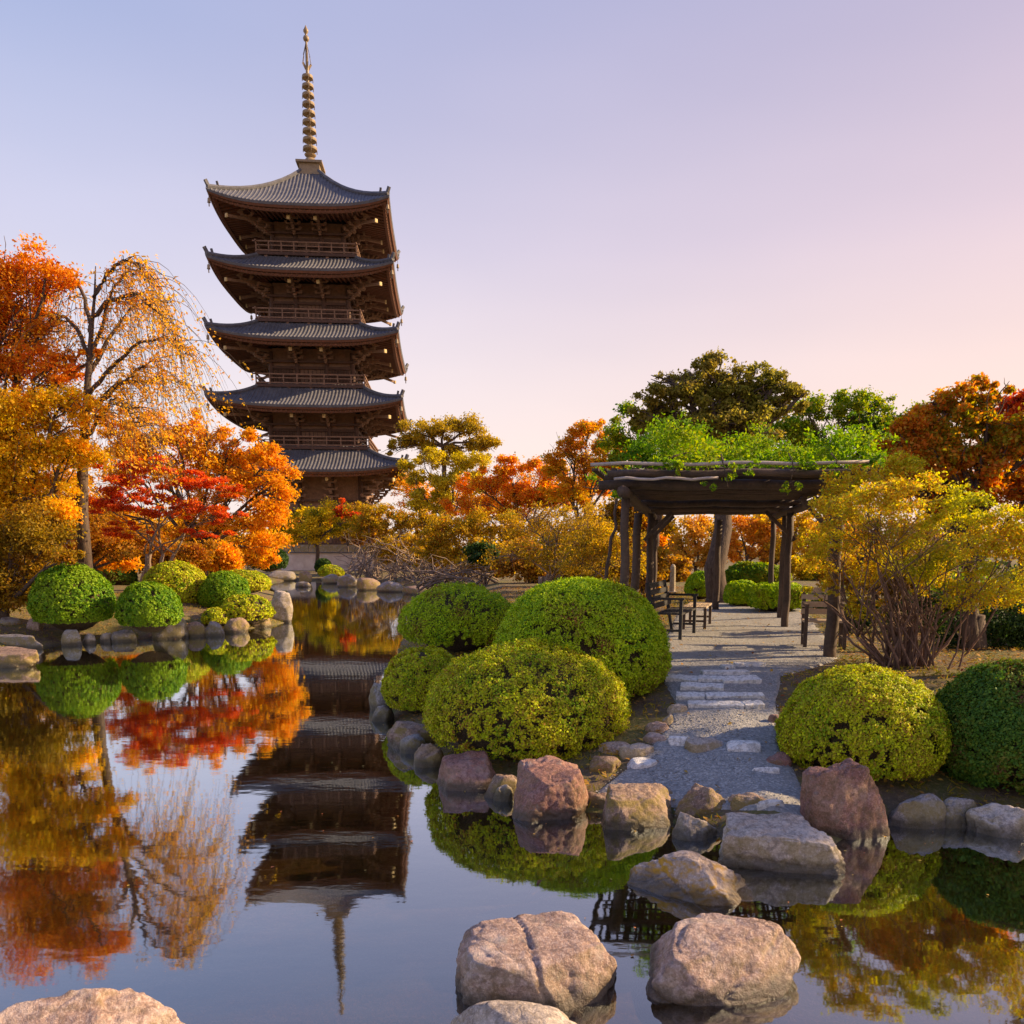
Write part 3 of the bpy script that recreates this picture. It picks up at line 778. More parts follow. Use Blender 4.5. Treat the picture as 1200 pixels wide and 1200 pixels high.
# thin slab steps
def slab(label, x0, x1, y, th=.06, dep=.26, z=None, mat=R_SLAB, skew=0):
    dep *= .5; th *= .2
    a = solve_on(x0, y); b = solve_on(x1, y); zt = 0
    mb = MB(); n = 9; L_ = (b-a).xy.length
    rs = random.Random(int(x0*3+y))
    f = []; bk = []
    for i in range(n):
        s = i/(n-1); f.append((s*L_, rs.uniform(-.012, .012))); bk.append((s*L_+rs.uniform(-.02, .02)*(0 < i < n-1), dep+rs.uniform(-.015, .015)))
    for zz in (-.10, th+.048):
        for p in f: mb.v.append((p[0], p[1], zz+rs.uniform(-.002, .002)))
        for p in bk: mb.v.append((p[0], p[1], zz+rs.uniform(-.002, .002)))
    m_ = 2*n
    for i in range(n-1):
        mb.f += [(m_+i, m_+i+1, m_+n+i+1, m_+n+i), (i, n+i, n+i+1, i+1), (i, i+1, m_+i+1, m_+i), (n+i, m_+n+i, m_+n+i+1, n+i+1)]
    mb.f += [(0, m_, m_+n, n), (n-1, 2*n-1, m_+2*n-1, m_+n-1)]
    o = mb.build('stone_slab', mat, None, False, .008)
    o.location = (a.x, a.y, (a.z+b.z)/2+.005); an = math.atan2(b.y-a.y, b.x-a.x)+skew
    up_ = gz((a.x+b.x)/2-math.sin(an)*dep, (a.y+b.y)/2+math.cos(an)*dep)-gz((a.x+b.x)/2, (a.y+b.y)/2)
    o.rotation_euler = (math.atan2(up_, dep)*.95, 0, an)
    tag(o, label, 'slab', 'slab steps across the gravel path')
for q in (('long slab at the bottom of the flight, its front edge of brown stone showing', 806, 872, 833, .07, .22),
          ('short slab continuing the bottom row to the right', 873, 896, 833, .07, .22),
          ('narrow slab at the left of the second row up', 792, 826, 822, .05, .22), ('long slab at the right of the second row up', 828, 896, 822, .05, .22),
          ('single short slab in the third row up, on the left', 797, 848, 811, .05, .22),
          ('slab at the left end of the fourth row, reaching beneath the round bush', 779, 817, 801.5, .045, .26), ('slab in the middle of the fourth row', 818, 846, 801.5, .045, .26), ('slab at the right end of the fourth row', 848, 892, 803, .05, .28),
          ('long thin slab in the fifth row', 824, 879, 793, .04, .28), ('thin slab on the left of the farthest row', 849, 862, 786, .03, .3), ('thin slab on the right of the farthest row', 864, 898, 783, .03, .3)):
    slab(*q)
# left shore
for lab, bx, mt_, kw in (
    ('big two toned shore boulder in front of the small left dome bush', (179, 217, 719, 750), R_GREY, dict(power=3, cuts=9)),
    ('tall pale end rock where the left shore turns back', (314, 344, 690, 730), R_PALE, dict(power=3, cuts=9)),
    ('brown shore stone right of the two toned boulder', (216, 240, 727, 747), R_BROWN, {}),
    ('greyish shore stone below the third left bush', (238, 262, 727, 746), R_GREY, {}),
    ('pinkish shore stone right of the greyish one', (262, 290, 722, 742), R_BROWN, {}),
    ('low shore stone beside the tall end rock', (288, 318, 712, 736), R_BROWN, {}),
    ('small stone at the foot of the largest left bush', (118, 132, 740, 753), R_PALE, {}),
    ('dark squat stone between the largest bush and the small dome bush', (132, 158, 737, 753), R_GREY, {}),
    ('small tan stone right under the largest left bush', (96, 112, 741, 755), R_PALE, {}),
    ('stone with a lit right side at the end of the flat ledge', (72, 95, 736, 757), R_GREY, {}),
    ('tan pointed stone standing on the flat ledge', (30, 48, 723, 738), R_PINK, dict(z=.28, sink=.15)),
    ('flat stone standing on the ledge near the left edge', (-6, 22, 722, 738), R_GREY, dict(z=.28, sink=.15))):
    kw = dict(kw); boulder(lab, bx, mt_, kw.pop('z', 0), 'stone', 'stone', 'stones along the left shore', sub=4, amp=.13, seed=len(lab), **kw)
B_('long flat grey ledge of rock along the left shore', (-70, 74, 741, 759), R_GREY, depth=.4, topf=.6, power=3.2, cuts=7, seed=61, amp=.13)
B_('lower flat brown slab under the grey ledge at the left edge', (-60, 46, 757, 783), R_BROWN, depth=.3, topf=.5, power=3.2, cuts=7, seed=62, amp=.13, sink=.15)
# far shore
for lab, bx, mt_ in (('dark flat rock shelf at the far end of the pond', (312, 346, 668, 681), R_GREY), ('round far shore rock in front of the white wall', (350, 366, 668, 684), R_BROWN),
                     ('pale flat far shore stone sitting in the water', (346, 364, 681, 688), R_GREY), ('grey far shore rock under the dark shrub', (395, 420, 672, 688), R_GREY),
                     ('brown far shore rock next to the bare branches', (418, 446, 676, 692), R_BROWN), ('long pinkish far bank rock behind the bushes', (470, 520, 685, 697), R_BROWN),
                     ('brown far bank rock closest to the rear bush', (512, 550, 684, 700), R_BROWN), ('low grey far bank rock in the dry branches', (440, 474, 680, 694), R_GREY),
                     ('small stone by the green mound on the far shore', (376, 398, 672, 684), R_GREY)):
    boulder(lab, bx, mt_, 0, 'stone', 'stone', 'stones on the far shore', sub=3, amp=.14, depth=.5, seed=len(lab), sink=.25)

# ------------------------------------------------------------------ clipped bushes
def bush(label, box, mat, z=None, n=20000, size=.035, depth=.95, gap=.30, power=2.12, group='clipped round bushes', dY=0, core=None, lump=.06, name='clipped_bush', ns=5.0, gapfrom=0.0, back=0, drop=0):
    x0, x1, yt, yb = box; xm = (x0+x1)/2
    if z is None: p = solve_on(xm, yb)
    else: p = on(xm, yb, z)
    z = p.z-drop; Y = p.y+back
    for _ in range(5): r = (x1-x0)/2*pxm(Y); Y = p.y+r*depth*.8+back
    c = at(xm, yb, Y); h = fit_height(c.x, Y, r*depth*.95, z, yt, power, lambda h: (z+h*.36, h*.64))
    root = empty(name, (c.x, Y, z)); tag(root, label, 'bush', group)
    off = Vector((rnd.uniform(0, 90), rnd.uniform(0, 90), 0))
    m0 = int(n*1.5)
    # directions evenly over the dome and a little under its widest line
    u = rng.uniform(-.32, 1, m0); ph = rng.uniform(0, 2*PI, m0); s = np.sqrt(1-np.clip(u, -1, 1)**2)
    d = np.stack([s*np.cos(ph), s*np.sin(ph), u], 1)
    q = (np.abs(d[:, 0])**power+np.abs(d[:, 1])**power+np.abs(d[:, 2])**power)**(-1/power)
    base = .36
    sc = np.array([r, r*depth, h*(1-base)])
    P = d*q[:, None]*sc
    low = P[:, 2] < 0; P[low, 2] *= base/(1-base)*1.5
    k = 1-np.clip(-P[:, 2]/(h*base), 0, 1)*.22; P[:, 0] *= k; P[:, 1] *= k
    P[:, 2] += h*base
    Nn = unit(P/sc/sc-np.array([0, 0, h*base])/sc/sc)
    a1 = np.array([mn.noise(Vector(p)*ns+off) for p in P]); a2 = np.array([mn.noise(Vector(p)*1.7+off) for p in P])
    a3 = np.array([mn.noise(Vector(p)*ns*2.6+off) for p in P])
    keep = (a1*.7+a3*.9+a2*.35+rng.uniform(-.22, .22, m0)) > (-gap+.30*np.clip(1-P[:, 2]/h/(gapfrom+.35), 0, 1))
    layer = rng.uniform(0, 1, m0)
    f = lump*(a2*1.2)+lump*.8*a3+lump*.6*a1-.07*layer**2
    f += .035*(rng.random(m0)**4)          # shoots that stick out of the clipped face
    P = P+Nn*(f*r)[:, None]
    P, Nn = P[keep], Nn[keep]
    jn = unit(Nn+rng.normal(size=P.shape)*.55)
    co, qd = leaf_quads(P, jn, size*rng.uniform(.6, 1.4, len(P)), .62)
    link('foliage', np_mesh('foliage', co, qd), mat, root)
    # woody inside
    import bmesh
    bm = bmesh.new(); bmesh.ops.create_icosphere(bm, subdivisions=4, radius=1)
    for v_ in bm.verts:
        dd = v_.co; qq = (abs(dd.x)**power+abs(dd.y)**power+abs(dd.z)**power)**(-1/power); x, y, zz = dd*qq
        zz = zz*(1-base)*h if zz > 0 else zz*base*h*1.1
        f_ = .86+.05*mn.noise(Vector((x, y, zz))*6+off)
        kk = 1-max(0, min(1, -zz/(h*base)))*.25
        v_.co = Vector((x*r*f_*kk, y*r*depth*f_*kk, zz*f_+h*base))
    me_ = bpy.data.meshes.new('branches'); bm.to_mesh(me_); bm.free()
    link('branches', me_, core or M_CORE, root, True)
    return root
m, t, bs = newmat('inner twigs'); M_CORE = m
nn_ = noisetex(t, coords(t, 1), 30, 5, .8)
t.links.new(ramp(t, [(.4, (.04, .03, .015)), (.52, (.11, .06, .035)), (.62, (.07, .09, .015)), (.75, (.18, .11, .05))], nn_), bs.inputs['Base Color']); bs.inputs['Roughness'].default_value = .95
bump(t, nn_, 1, .05, bs)
LIME = [(.09, .20, .006), (.26, .42, .008), (.48, .58, .010), (.32, .20, .03), (.64, .70, .010), (.50, .58, .010), (.40, .20, .03)]
AZ = [(.09, .20, .008), (.24, .44, .008), (.50, .62, .010), (.34, .48, .008), (.24, .09, .03)]
DG = [(.03, .09, .015), (.06, .15, .018), (.10, .21, .02), (.16, .20, .015), (.14, .05, .025)]
M_LIME = leaf_mat('lime azalea leaves', LIME, 2.2, .3)
M_AZ = leaf_mat('green azalea leaves', AZ, 1.8, .3)
M_DG = leaf_mat('deep green azalea leaves', DG, 1.8, .3)
bush('rear left dome of the middle four bushes, green with brown patches', (470, 606, 685, 775), M_AZ, None, 30000, .032, gap=.26, back=.3)
bush('tallest bright green dome bush in the middle, leaning over the path', (578, 781, 678, 842), M_AZ, None, 70000, .026, gap=.40, lump=.035, drop=.05)
bush('small yellowish dome bush at the left end of the middle bank', (449, 545, 757, 838), M_LIME, None, 24000, .027, gap=.25, drop=.1)
bush('broad yellow green dome bush in front above the water, ragged and brown underneath', (500, 734, 753, 900), M_LIME, None, 64000, .025, gap=.30, lump=.05, drop=.16, gapfrom=.35)
bush('yellow green dome bush right of the gravel path with bare twigs below', (912, 1098, 781, 925), M_LIME, None, 56000, .024, gap=.34, gapfrom=.25, lump=.05, drop=.1)
bush('large deep green bush cut by the right edge of the picture', (1086, 1330, 774, 945), M_DG, None, 70000, .028, gap=.34, lump=.045, drop=.15)
lb = 'clipped bushes on the left bank'
M_AZL = leaf_mat('darker green azalea leaves', [(.05, .13, .008), (.12, .28, .008), (.26, .38, .010), (.16, .28, .008)], 1.8, .3)  # deeper green palette for several left bank bushes
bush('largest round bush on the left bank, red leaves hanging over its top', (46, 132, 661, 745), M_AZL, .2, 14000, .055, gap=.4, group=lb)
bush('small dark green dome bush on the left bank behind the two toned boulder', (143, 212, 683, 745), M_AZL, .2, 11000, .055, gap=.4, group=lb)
bush('yellow green dome bush rising behind the small dark dome on the left bank', (172, 244, 659, 722), M_LIME, .35, 11000, .06, gap=.4, group=lb, back=1.2)
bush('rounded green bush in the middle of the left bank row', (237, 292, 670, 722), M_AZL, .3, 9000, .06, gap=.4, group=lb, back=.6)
bush('low yellow green bush sloping down at the right of the left bank row', (262, 316, 668, 704), M_LIME, .4, 8000, .065, gap=.35, group=lb, back=3)
bush('dull olive bush behind the gap between the two nearest left bank bushes', (112, 158, 656, 698), M_DG, .5, 7000, .07, gap=.35, group=lb, back=3)
bush('yellowish bush top showing behind the left bank row', (206, 262, 654, 690), M_LIME, .5, 7000, .07, gap=.35, group=lb, back=4)
bush('small low mound of lime leaves at the foot of the left bank row', (238, 268, 712, 735), M_LIME, .12, 3500, .05, gap=.2, group=lb, lump=.1)
bush('feathery yellow green tuft spilling onto the shore stones', (262, 318, 697, 733), M_LIME, .12, 6000, .06, gap=.1, group=lb, lump=.14)
fb = 'clipped hedges beyond the pergola'
bush('square clipped hedge with a yellow green rim beyond the pergola', (878, 938, 684, 718), M_AZ, .7, 7000, .07, gap=.4, group=fb, power=4)
bush('rounded clipped hedge just right of the big trunk', (850, 886, 681, 712), M_AZ, .7, 5000, .08, gap=.4, group=fb, power=3)
bush('long green hedge farther back beyond the pergola', (846, 925, 660, 690), M_GRN, .7, 7000, .11, gap=.4, group=fb, depth=.4)
bush('round clipped hedge left of the big trunk', (803, 838, 670, 704), M_AZ, .7, 5000, .09, gap=.4, group=fb)
bush('small dark pine mound by the white wall', (370, 388, 655, 671), M_DRK, .5, 2500, .2, gap=.4, group='shrubs on the far shore')
bush('dark green shrub at the left end of the white wall', (295, 336, 640, 671), M_DRK, .5, 4000, .22, gap=.4, group='shrubs on the far shore')
bush('low yellowish mound in front of the white wall', (374, 402, 663, 677), M_LIME, .2, 2500, .18, gap=.4, group='shrubs on the far shore')
# ------------------------------------------------------------------ trees
GL = 'autumn trees on the left bank'; GF = 'trees round the pagoda'; GR = 'trees on the right bank'
tree('maple_tree', 'tall maple with red and orange crown cut by the left edge', 'tree', -40, 21,
     [(10,318,50,36),(52,330,36,30),(-40,340,60,60),(8,375,52,36),(48,385,28,24),(15,430,60,34),(70,432,36,22),(-40,430,60,60),(104,408,22,14)], M_ROR, 34000, .085, 190, .16, group=GL, cr=.24, twigs=9)
tree('maple_tree', 'yellow and olive maple below the red crown at the left edge', 'tree', 5, 20,
     [(10,480,62,34),(72,478,44,28),(-20,520,60,50),(45,525,60,34),(100,520,30,24),(15,572,60,36),(66,580,40,26),(-20,600,50,50)], leaf_mat('golden maple leaves', [(.76,.24,.010),(.90,.44,.012),(.92,.62,.02),(.56,.42,.015),(.88,.30,.010)], .8), 40000, .085, 170, .14, group=GL, cr=.24)
tree('maple_tree', 'low dark brown and orange maple overhanging the left shore', 'tree', -10, 19,
     [(15,620,60,30),(60,638,46,18),(20,665,46,26),(-30,660,60,50),(85,655,34,12,-.8),(20,700,36,20)], M_OLV, 24000, .075, 130, .12, group=GL, cr=.24)
tree('maple_tree', 'broad orange yellow maple filling the bank left of the pagoda', 'tree', 235, 36,
     [(165,515,44,28),(205,510,44,26),(190,545,60,32),(245,540,46,26),(290,550,44,34),(325,575,32,34),(250,590,56,34),(310,612,44,30),(130,545,40,34),(300,642,34,14),(240,500,32,20),(278,520,34,24),(312,535,32,26),(336,560,22,28),(150,495,34,20),(120,600,40,36),(200,620,60,26)], M_YOR, 52000, .13, 260, .2, group=GL, cr=.2)
tree('maple_tree', 'deep golden maple filling the background behind the left bank trees', 'tree', 180, 48,
     [(50,600,60,40),(110,610,60,36),(180,625,70,30),(250,630,60,26),(90,560,50,34),(20,560,50,50),(300,620,40,22)], leaf_mat('deep golden leaves', [(.56,.26,.02),(.80,.44,.02),(.84,.56,.03),(.62,.22,.02)], .5), 22000, .17, 130, .16, group=GL, cr=.24)
tree('maple_tree', 'crimson maple with several thin pale trunks behind the left bushes', 'tree', 170, 26,
     [(140,560,46,16),(190,548,38,14),(225,566,46,15),(262,572,34,12),(165,588,54,16),(215,596,56,16),(110,590,34,20),(262,604,30,16),(245,625,34,10),(150,620,40,12)], M_RED, 21000, .085, 130, .065, group=GL, cr=.2, stems=6, bark=BARKP, flat=.35, fork=.55)
tree('maple_tree', 'red brown maple half hidden behind the crimson maple', 'tree', 95, 28,
     [(95,610,44,30),(60,600,40,30),(150,640,50,18),(215,645,44,14),(100,645,44,16)], leaf_mat('rust maple leaves', [(.28,.07,.02),(.45,.17,.02),(.55,.28,.02),(.20,.10,.02),(.16,.13,.02)], .9), 18000, .10, 100, .1, group=GL, cr=.24)
tree('garden_tree', 'small yellow and dark green tree in front of the white wall', 'tree', 372, 59,
     [(352,612,22,13),(378,604,24,14),(400,614,14,12),(342,630,18,9),(374,625,26,10)], M_YG, 11000, .14, 60, .17, group=GF, cr=.26, fork=.8)
tree('maple_tree', 'small bright red maple under the lowest pagoda roof', 'tree', 408, 62, [(405,597,16,11),(418,605,12,10),(394,605,10,8)], M_RED, 5000, .2, 30, .1, group=GF)
tree('pine_tree', 'tall tree with a flat umbrella crown right of the pagoda', 'tree', 522, 74,
     [(520,500,36,14),(490,508,28,15),(550,506,28,16),(570,522,14,18),(472,520,18,12),(508,522,30,12),(545,526,28,12),(458,530,12,8),(520,540,34,10)], leaf_mat('olive gold needles', [(.22,.18,.02),(.44,.32,.03),(.60,.42,.03),(.26,.22,.03)], .5), 22000, .20, 110, .28, group=GF, cr=.24, bark=BARK, fork=1.1)
tree('garden_tree', 'pale yellow green tree below the umbrella crown', 'tree', 525, 60,
     [(500,540,30,16),(540,545,38,16),(482,562,16,18),(520,562,40,16),(560,560,26,16),(505,585,36,18)], leaf_mat('bright yellow leaves', [(.30,.26,.02),(.60,.48,.03),(.70,.55,.04),(.34,.30,.03)], .5), 18000, .17, 90, .18, group=GF, cr=.2)
tree('maple_tree', 'orange and red maple in the middle distance beneath the open sky', 'tree', 615, 50,
     [(590,545,30,12),(560,565,34,18),(600,562,40,20),(645,552,30,16),(625,580,44,16),(585,596,44,14),(655,580,30,18),(690,570,26,20),(540,592,26,12)], leaf_mat('orange red leaves', [(.70,.26,.015),(.84,.42,.02),(.82,.18,.02),(.80,.50,.03),(.50,.22,.02)], .5), 36000, .14, 130, .18, group=GF, cr=.2)
tree('maple_tree', 'yellow orange maple far behind the red one, closing the gap right of the pagoda', 'tree', 600, 68,
     [(480,580,40,22),(530,585,44,20),(590,575,44,22),(650,565,44,26),(700,560,40,30),(560,600,70,18)], leaf_mat('far gold leaves', [(.66,.34,.02),(.82,.50,.03),(.84,.30,.02),(.50,.42,.03)], .4), 20000, .19, 110, .16, group=GF, cr=.24)
tree('garden_tree', 'olive brown tree left of the middle behind the bare branches', 'tree', 445, 56,
     [(430,605,30,16),(462,608,30,16),(425,624,24,10),(465,640,34,18),(492,615,22,20),(450,640,26,10)], M_BRN, 22000, .15, 110, .14, group=GF, cr=.22, bark=BARKP, stems=2)
tree('garden_tree', 'dull yellow brown tree with pale stems at the pond end', 'tree', 548, 44,
     [(520,622,34,20),(560,618,34,18),(600,618,34,18),(540,650,40,18),(590,648,44,20),(500,650,30,16)], M_BRN, 26000, .12, 130, .12, group=GR, cr=.22, bark=BARKP, stems=3)
tree('garden_tree', 'orange topped tree standing left of the pergola', 'tree', 680, 36,
     [(690,505,30,13),(665,520,26,16),(715,518,26,16),(655,548,30,18),(700,545,34,20),(738,535,26,18),(672,575,38,20)], leaf_mat('orange green leaves', [(.30,.30,.02),(.60,.46,.02),(.82,.40,.02),(.74,.26,.015),(.36,.36,.02)], .8), 26000, .11, 130, .16, group=GR, cr=.2)
tree('garden_tree', 'thin brown tree with a leaning pale trunk behind the tallest dome bush', 'tree', 632, 27,
     [(620,610,34,18),(660,600,34,18),(640,640,46,20),(690,615,34,24),(600,650,40,16),(700,650,30,22),(665,660,40,14)], M_BRN, 6500, .075, 110, .07, group=GR, cr=.22, bark=BARKP, stems=5, twigs=22)
tree('shrub', 'leafy brown shrub with many thin twigs beside the pergola post', 'shrub', 700, 20,
     [(690,620,30,30),(712,650,26,30),(680,660,34,22),(745,650,20,30)], M_BRN, 8000, .055, 70, .035, group=GR, cr=.24, bark=BARKT, stems=9, twigs=26, fork=.5)
tree('shrub', 'dull red low shrub behind the tallest dome bush', 'shrub', 735, 17,
     [(735,690,24,14),(705,688,22,10),(758,700,12,16),(680,682,26,8)], M_BRN, 5000, .05, 50, .03, group=GR, stems=5, bark=BARKT)
tree('oak_tree', 'great old oak rising over the pergola, its thick trunk just behind it', 'tree', 846, 21.5,
     [(838,440,40,22),(795,452,36,22),(872,446,36,22),(906,455,32,22),(770,475,32,20),(830,468,42,22),(880,475,42,22),(925,470,22,18),(755,495,26,16),(850,500,70,20)], M_OAK, 36000, .09, 260, .30, group=GR, cr=.17, fork=.62, twigs=11, shell=.35)
tree('garden_tree', 'green tree behind the right half of the pergola', 'tree', 975, 25,
     [(940,484,44,24),(985,480,42,24),(1025,490,40,26),(905,512,50,22),(955,520,54,26),(1015,525,44,26),(960,545,50,18),(1045,510,36,32),(1065,500,30,26)], M_GRN, 40000, .085, 130, .16, group=GR, cr=.2)
tree('garden_tree', 'yellow green tree behind the left half of the pergola', 'tree', 770, 26,
     [(745,495,34,18),(780,490,36,18),(820,500,44,22),(735,518,40,20),(780,522,50,20),(850,515,50,22),(720,535,30,14)], M_GRN, 30000, .085, 90, .14, group=GR, cr=.2)
tree('maple_tree', 'big maple at the right edge, rusty red on top and olive below', 'tree', 1150, 11.7,
     [(1160,458,22,20),(1115,476,42,22),(1085,498,40,24),(1060,520,34,26),(1150,495,40,24),(1190,520,30,26),(1110,530,44,26),(1040,545,30,24),(1075,560,44,26),(1165,545,44,28),(1075,540,30,20),(1215,580,40,40),(1130,580,50,26),(1210,500,30,40)], leaf_mat('rust to olive leaves', [(.18,.24,.02),(.44,.38,.03),(.74,.28,.03),(.62,.16,.02),(.34,.34,.03)], .45), 60000, .06, 300, .13, group=GR, cr=.2)
tree('maple_tree', 'bright red maple top poking out at the right edge', 'tree', 1210, 14, [(1190,478,20,26),(1215,490,30,36),(1200,520,24,20)], M_RED, 9000, .08, 60, .1, group=GR)
tree('maple_tree', 'pink red branch of leaves at the right corner of the pergola', 'tree', 1010, 14.5, [(1000,560,24,12),(975,572,22,13),(1028,548,22,12),(1045,575,22,16)], leaf_mat('pink red leaves', [(.60,.08,.05),(.65,.16,.06),(.55,.22,.04),(.40,.20,.03)], .8), 7000, .05, 60, .05, group=GR, cr=.22)
tree('maple_tree', 'rust and olive maple outside the right edge, mirrored in the bottom right corner', 'tree', 1420, 9.6,
     [(1330,420,60,50),(1400,370,80,60),(1480,420,90,60),(1300,490,50,50),(1370,500,90,60),(1470,520,90,70),(1560,470,80,90),(1270,550,44,50),(1340,600,80,50),(1275,470,30,40)], M_OLV, 20000, .055, 200, .14, group=GR, cr=.2)
tree('maple_tree', 'airy green maple standing farther round the right shore, outside the frame', 'tree', 1900, 6.4,
     [(1760,330,120,90),(1900,280,140,100),(1680,450,110,90),(1850,480,160,90),(2020,420,120,120)], M_OLV, 9000, .055, 150, .12, group=GR, cr=.18)
# thicket right of the path
root = tree('shrub', 'big yellow olive shrub with dozens of bare grey stems, right of the path', 'shrub', 1075, 10.0,
     [(985,600,38,28,-1.2),(1030,585,42,30,-1.7),(1080,590,46,34,-1.9),(1130,600,46,34,-1.9),(1170,630,46,38,-1.9),(1230,620,50,50,-2),(1030,625,50,30,-.4),(1100,640,54,34,-.4),(975,650,36,28),(1020,665,38,26),(1085,670,44,26),(1150,690,50,30,-.5),(965,610,22,40,-.5),(1000,565,34,20,-.6),(1045,552,40,24,-.6),(985,585,24,20),(965,690,20,16),(1010,710,30,18),(1195,690,40,30),(950,640,18,22)],
     leaf_mat('yellow olive shrub leaves', [(.26,.30,.02),(.46,.46,.03),(.68,.60,.04),(.60,.30,.04),(.34,.40,.03)], 1.1), 46000, .033, 620, .019, group=GR, cr=.17, bark=BARKT, stems=12, twigs=13, fork=.25, shell=.4)
mb = MB()
for k in range(46):
    b0 = Vector((rnd.gauss(0, .26), rnd.gauss(0, .22), -.1)); an = rnd.uniform(-1, 1)
    tp = Vector((b0.x+an*1.15, b0.y+rnd.gauss(0, .4), rnd.uniform(.9, 1.9)))
    e = limb(mb, b0, tp, rnd.uniform(.010, .022), .006, .04, 7, 5, .06)
    for q in range(3):
        s_ = e[rnd.randint(2, 6)]; limb(mb, s_, s_+Vector((rnd.gauss(0, .25), rnd.gauss(0, .25), rnd.uniform(.15, .5))), .006, .002, 0, 4, 3, .1)
mb.build('stems', BARKT, root, True)
tree('shrub', 'dark green undergrowth below the olive shrub at the right edge', 'shrub', 1170, 12,
     [(1150,735,44,26),(1195,745,40,34),(1110,755,30,16),(1230,730,40,50)], M_DRK, 12000, .05, 100, .03, group=GR, stems=5, cr=.25)
tree('shrub', 'green undergrowth seen through the stems behind the right bench', 'shrub', 1010, 14, [(975,700,24,20),(1010,720,26,18),(1050,725,26,16),(1090,715,30,24)], M_DRK, 8000, .055, 80, .03, group=GR, stems=5, cr=.25)
# beyond the pergola
for lab, bx_, pads, mt_ in (('glowing orange tree framed by the pergola beside the big trunk', 875, [(868,620,20,18),(888,625,20,20),(862,645,22,18),(892,650,20,16)], leaf_mat('apricot leaves', [(.60,.20,.03),(.70,.30,.04),(.74,.42,.05),(.66,.14,.03)], .4)),
     ('glowing yellow tree framed by the right of the pergola', 905, [(905,640,20,18),(930,640,22,20),(915,655,26,14),(900,608,26,12),(945,615,20,16)], leaf_mat('gold leaves', [(.66,.46,.03),(.74,.55,.04),(.70,.38,.03),(.40,.32,.03)], .4)),
     ('orange tree seen between the two left pergola posts', 745, [(745,620,18,18),(765,640,16,16),(748,650,18,12)], M_YOR),
     ('light orange tree seen left of the big trunk', 818, [(815,625,18,22),(830,645,16,20),(808,655,14,14),(795,640,12,22)], leaf_mat('peach leaves', [(.60,.26,.05),(.70,.36,.06),(.66,.44,.06),(.40,.30,.03)], .4)),
     ('orange tree seen through the olive shrub right of the pergola', 975, [(970,630,30,26),(1005,640,30,20),(980,655,30,14)], M_YOR)):
    tree('garden_tree', lab, 'tree', bx_, 46 if 'two left' not in lab else 30, pads, mt_, 9000, .15, 50, .14, group='trees beyond the pergola', cr=.26)
# low growth that closes the banks under the crowns
M_RUST = leaf_mat('rust shrub leaves', [(.26,.11,.03),(.42,.19,.03),(.52,.32,.04),(.20,.17,.03)], .7)
for lab, px_, D, box, mt_ in (
    ('dark olive shrub at the left edge behind the flat ledge', -20, 21, (-20,690,60,34), M_DRK), ('brownish shrub behind the largest round left bush', 30, 24, (40,660,50,34), M_OLV),
    ('orange yellow shrub left of the crimson maple stems', 120, 30, (120,645,44,24), M_YOR), ('rust coloured shrub behind the crimson maple stems', 190, 32, (190,648,44,22), M_RUST),
    ('orange shrub right of the crimson maple stems', 250, 34, (250,648,40,20), M_YOR), ('yellow orange shrub near the right end of the left bank', 300, 40, (298,645,30,16), M_YOR),
    ('dark red brown shrub left of the small yellow tree', 335, 66, (335,618,22,18), M_BRN), ('golden shrub at the foot of the pagoda', 365, 80, (365,608,30,20), M_YG),
    ('rust shrub right of the pagoda foot', 420, 78, (420,616,34,22), M_RUST), ('brown shrub over the right end of the white wall', 470, 62, (478,640,34,24), M_BRN),
    ('olive shrub on the bank above the dry branches', 530, 48, (525,655,36,26), M_OLV), ('brown shrub left of the dark opening on the right bank', 575, 40, (575,650,36,30), M_BRN),
    ('dark leaf clump standing in for the shady opening in the right bank thicket', 565, 34, (565,645,18,16), M_DRK), ('rust shrub in the middle of the right bank thicket', 620, 33, (618,655,38,30), M_RUST),  # M_DRK clump puts the shade of the dark opening into leaf colour
    ('brown leafy shrub above the tallest dome bush', 665, 30, (665,645,38,40), M_BRN), ('olive shrub left of the first pergola post', 705, 26, (708,640,28,46), M_OLV),
    ('orange brown shrub between the left pergola posts', 755, 24, (755,655,22,40), M_RUST), ('olive leafed shrub hanging behind the pergola beam', 735, 30, (738,600,34,26), M_OLV),
    ('tan hedge plant at the far left of the court', 785, 34, (790,665,18,22), M_RUST),
    ('gold shrub far beyond the court on the right', 950, 36, (955,660,40,24), M_YG), ('orange shrub behind the right bench', 1000, 26, (1005,670,40,34), M_RUST),
    ('olive shrub behind the many stemmed shrub', 1060, 20, (1060,660,50,50), M_OLV), ('green shrub low behind the many stemmed shrub', 1120, 16, (1120,690,50,50), M_GRN),
    ('dark green shrub at the right edge behind the deep green bush', 1200, 15, (1200,690,60,60), M_DRK), ('olive bush outside the right end of the bank', 1290, 13, (1290,680,70,80), M_OLV)):
    x_, y_, rx_, ry_ = box; k_ = rx_*.55
    tree('shrub', lab, 'shrub', px_, D, [(x_, y_, rx_*.8, ry_*.8), (x_-k_, y_+ry_*.3, rx_*.5, ry_*.6), (x_+k_, y_+ry_*.2, rx_*.5, ry_*.65), (x_+k_*.3, y_+ry_*.55, rx_*.8, ry_*.5)], mt_, 6500, .0042*D+.01, 60, .05, group='shrubs under the trees', cr=.3, stems=3, twigs=5)
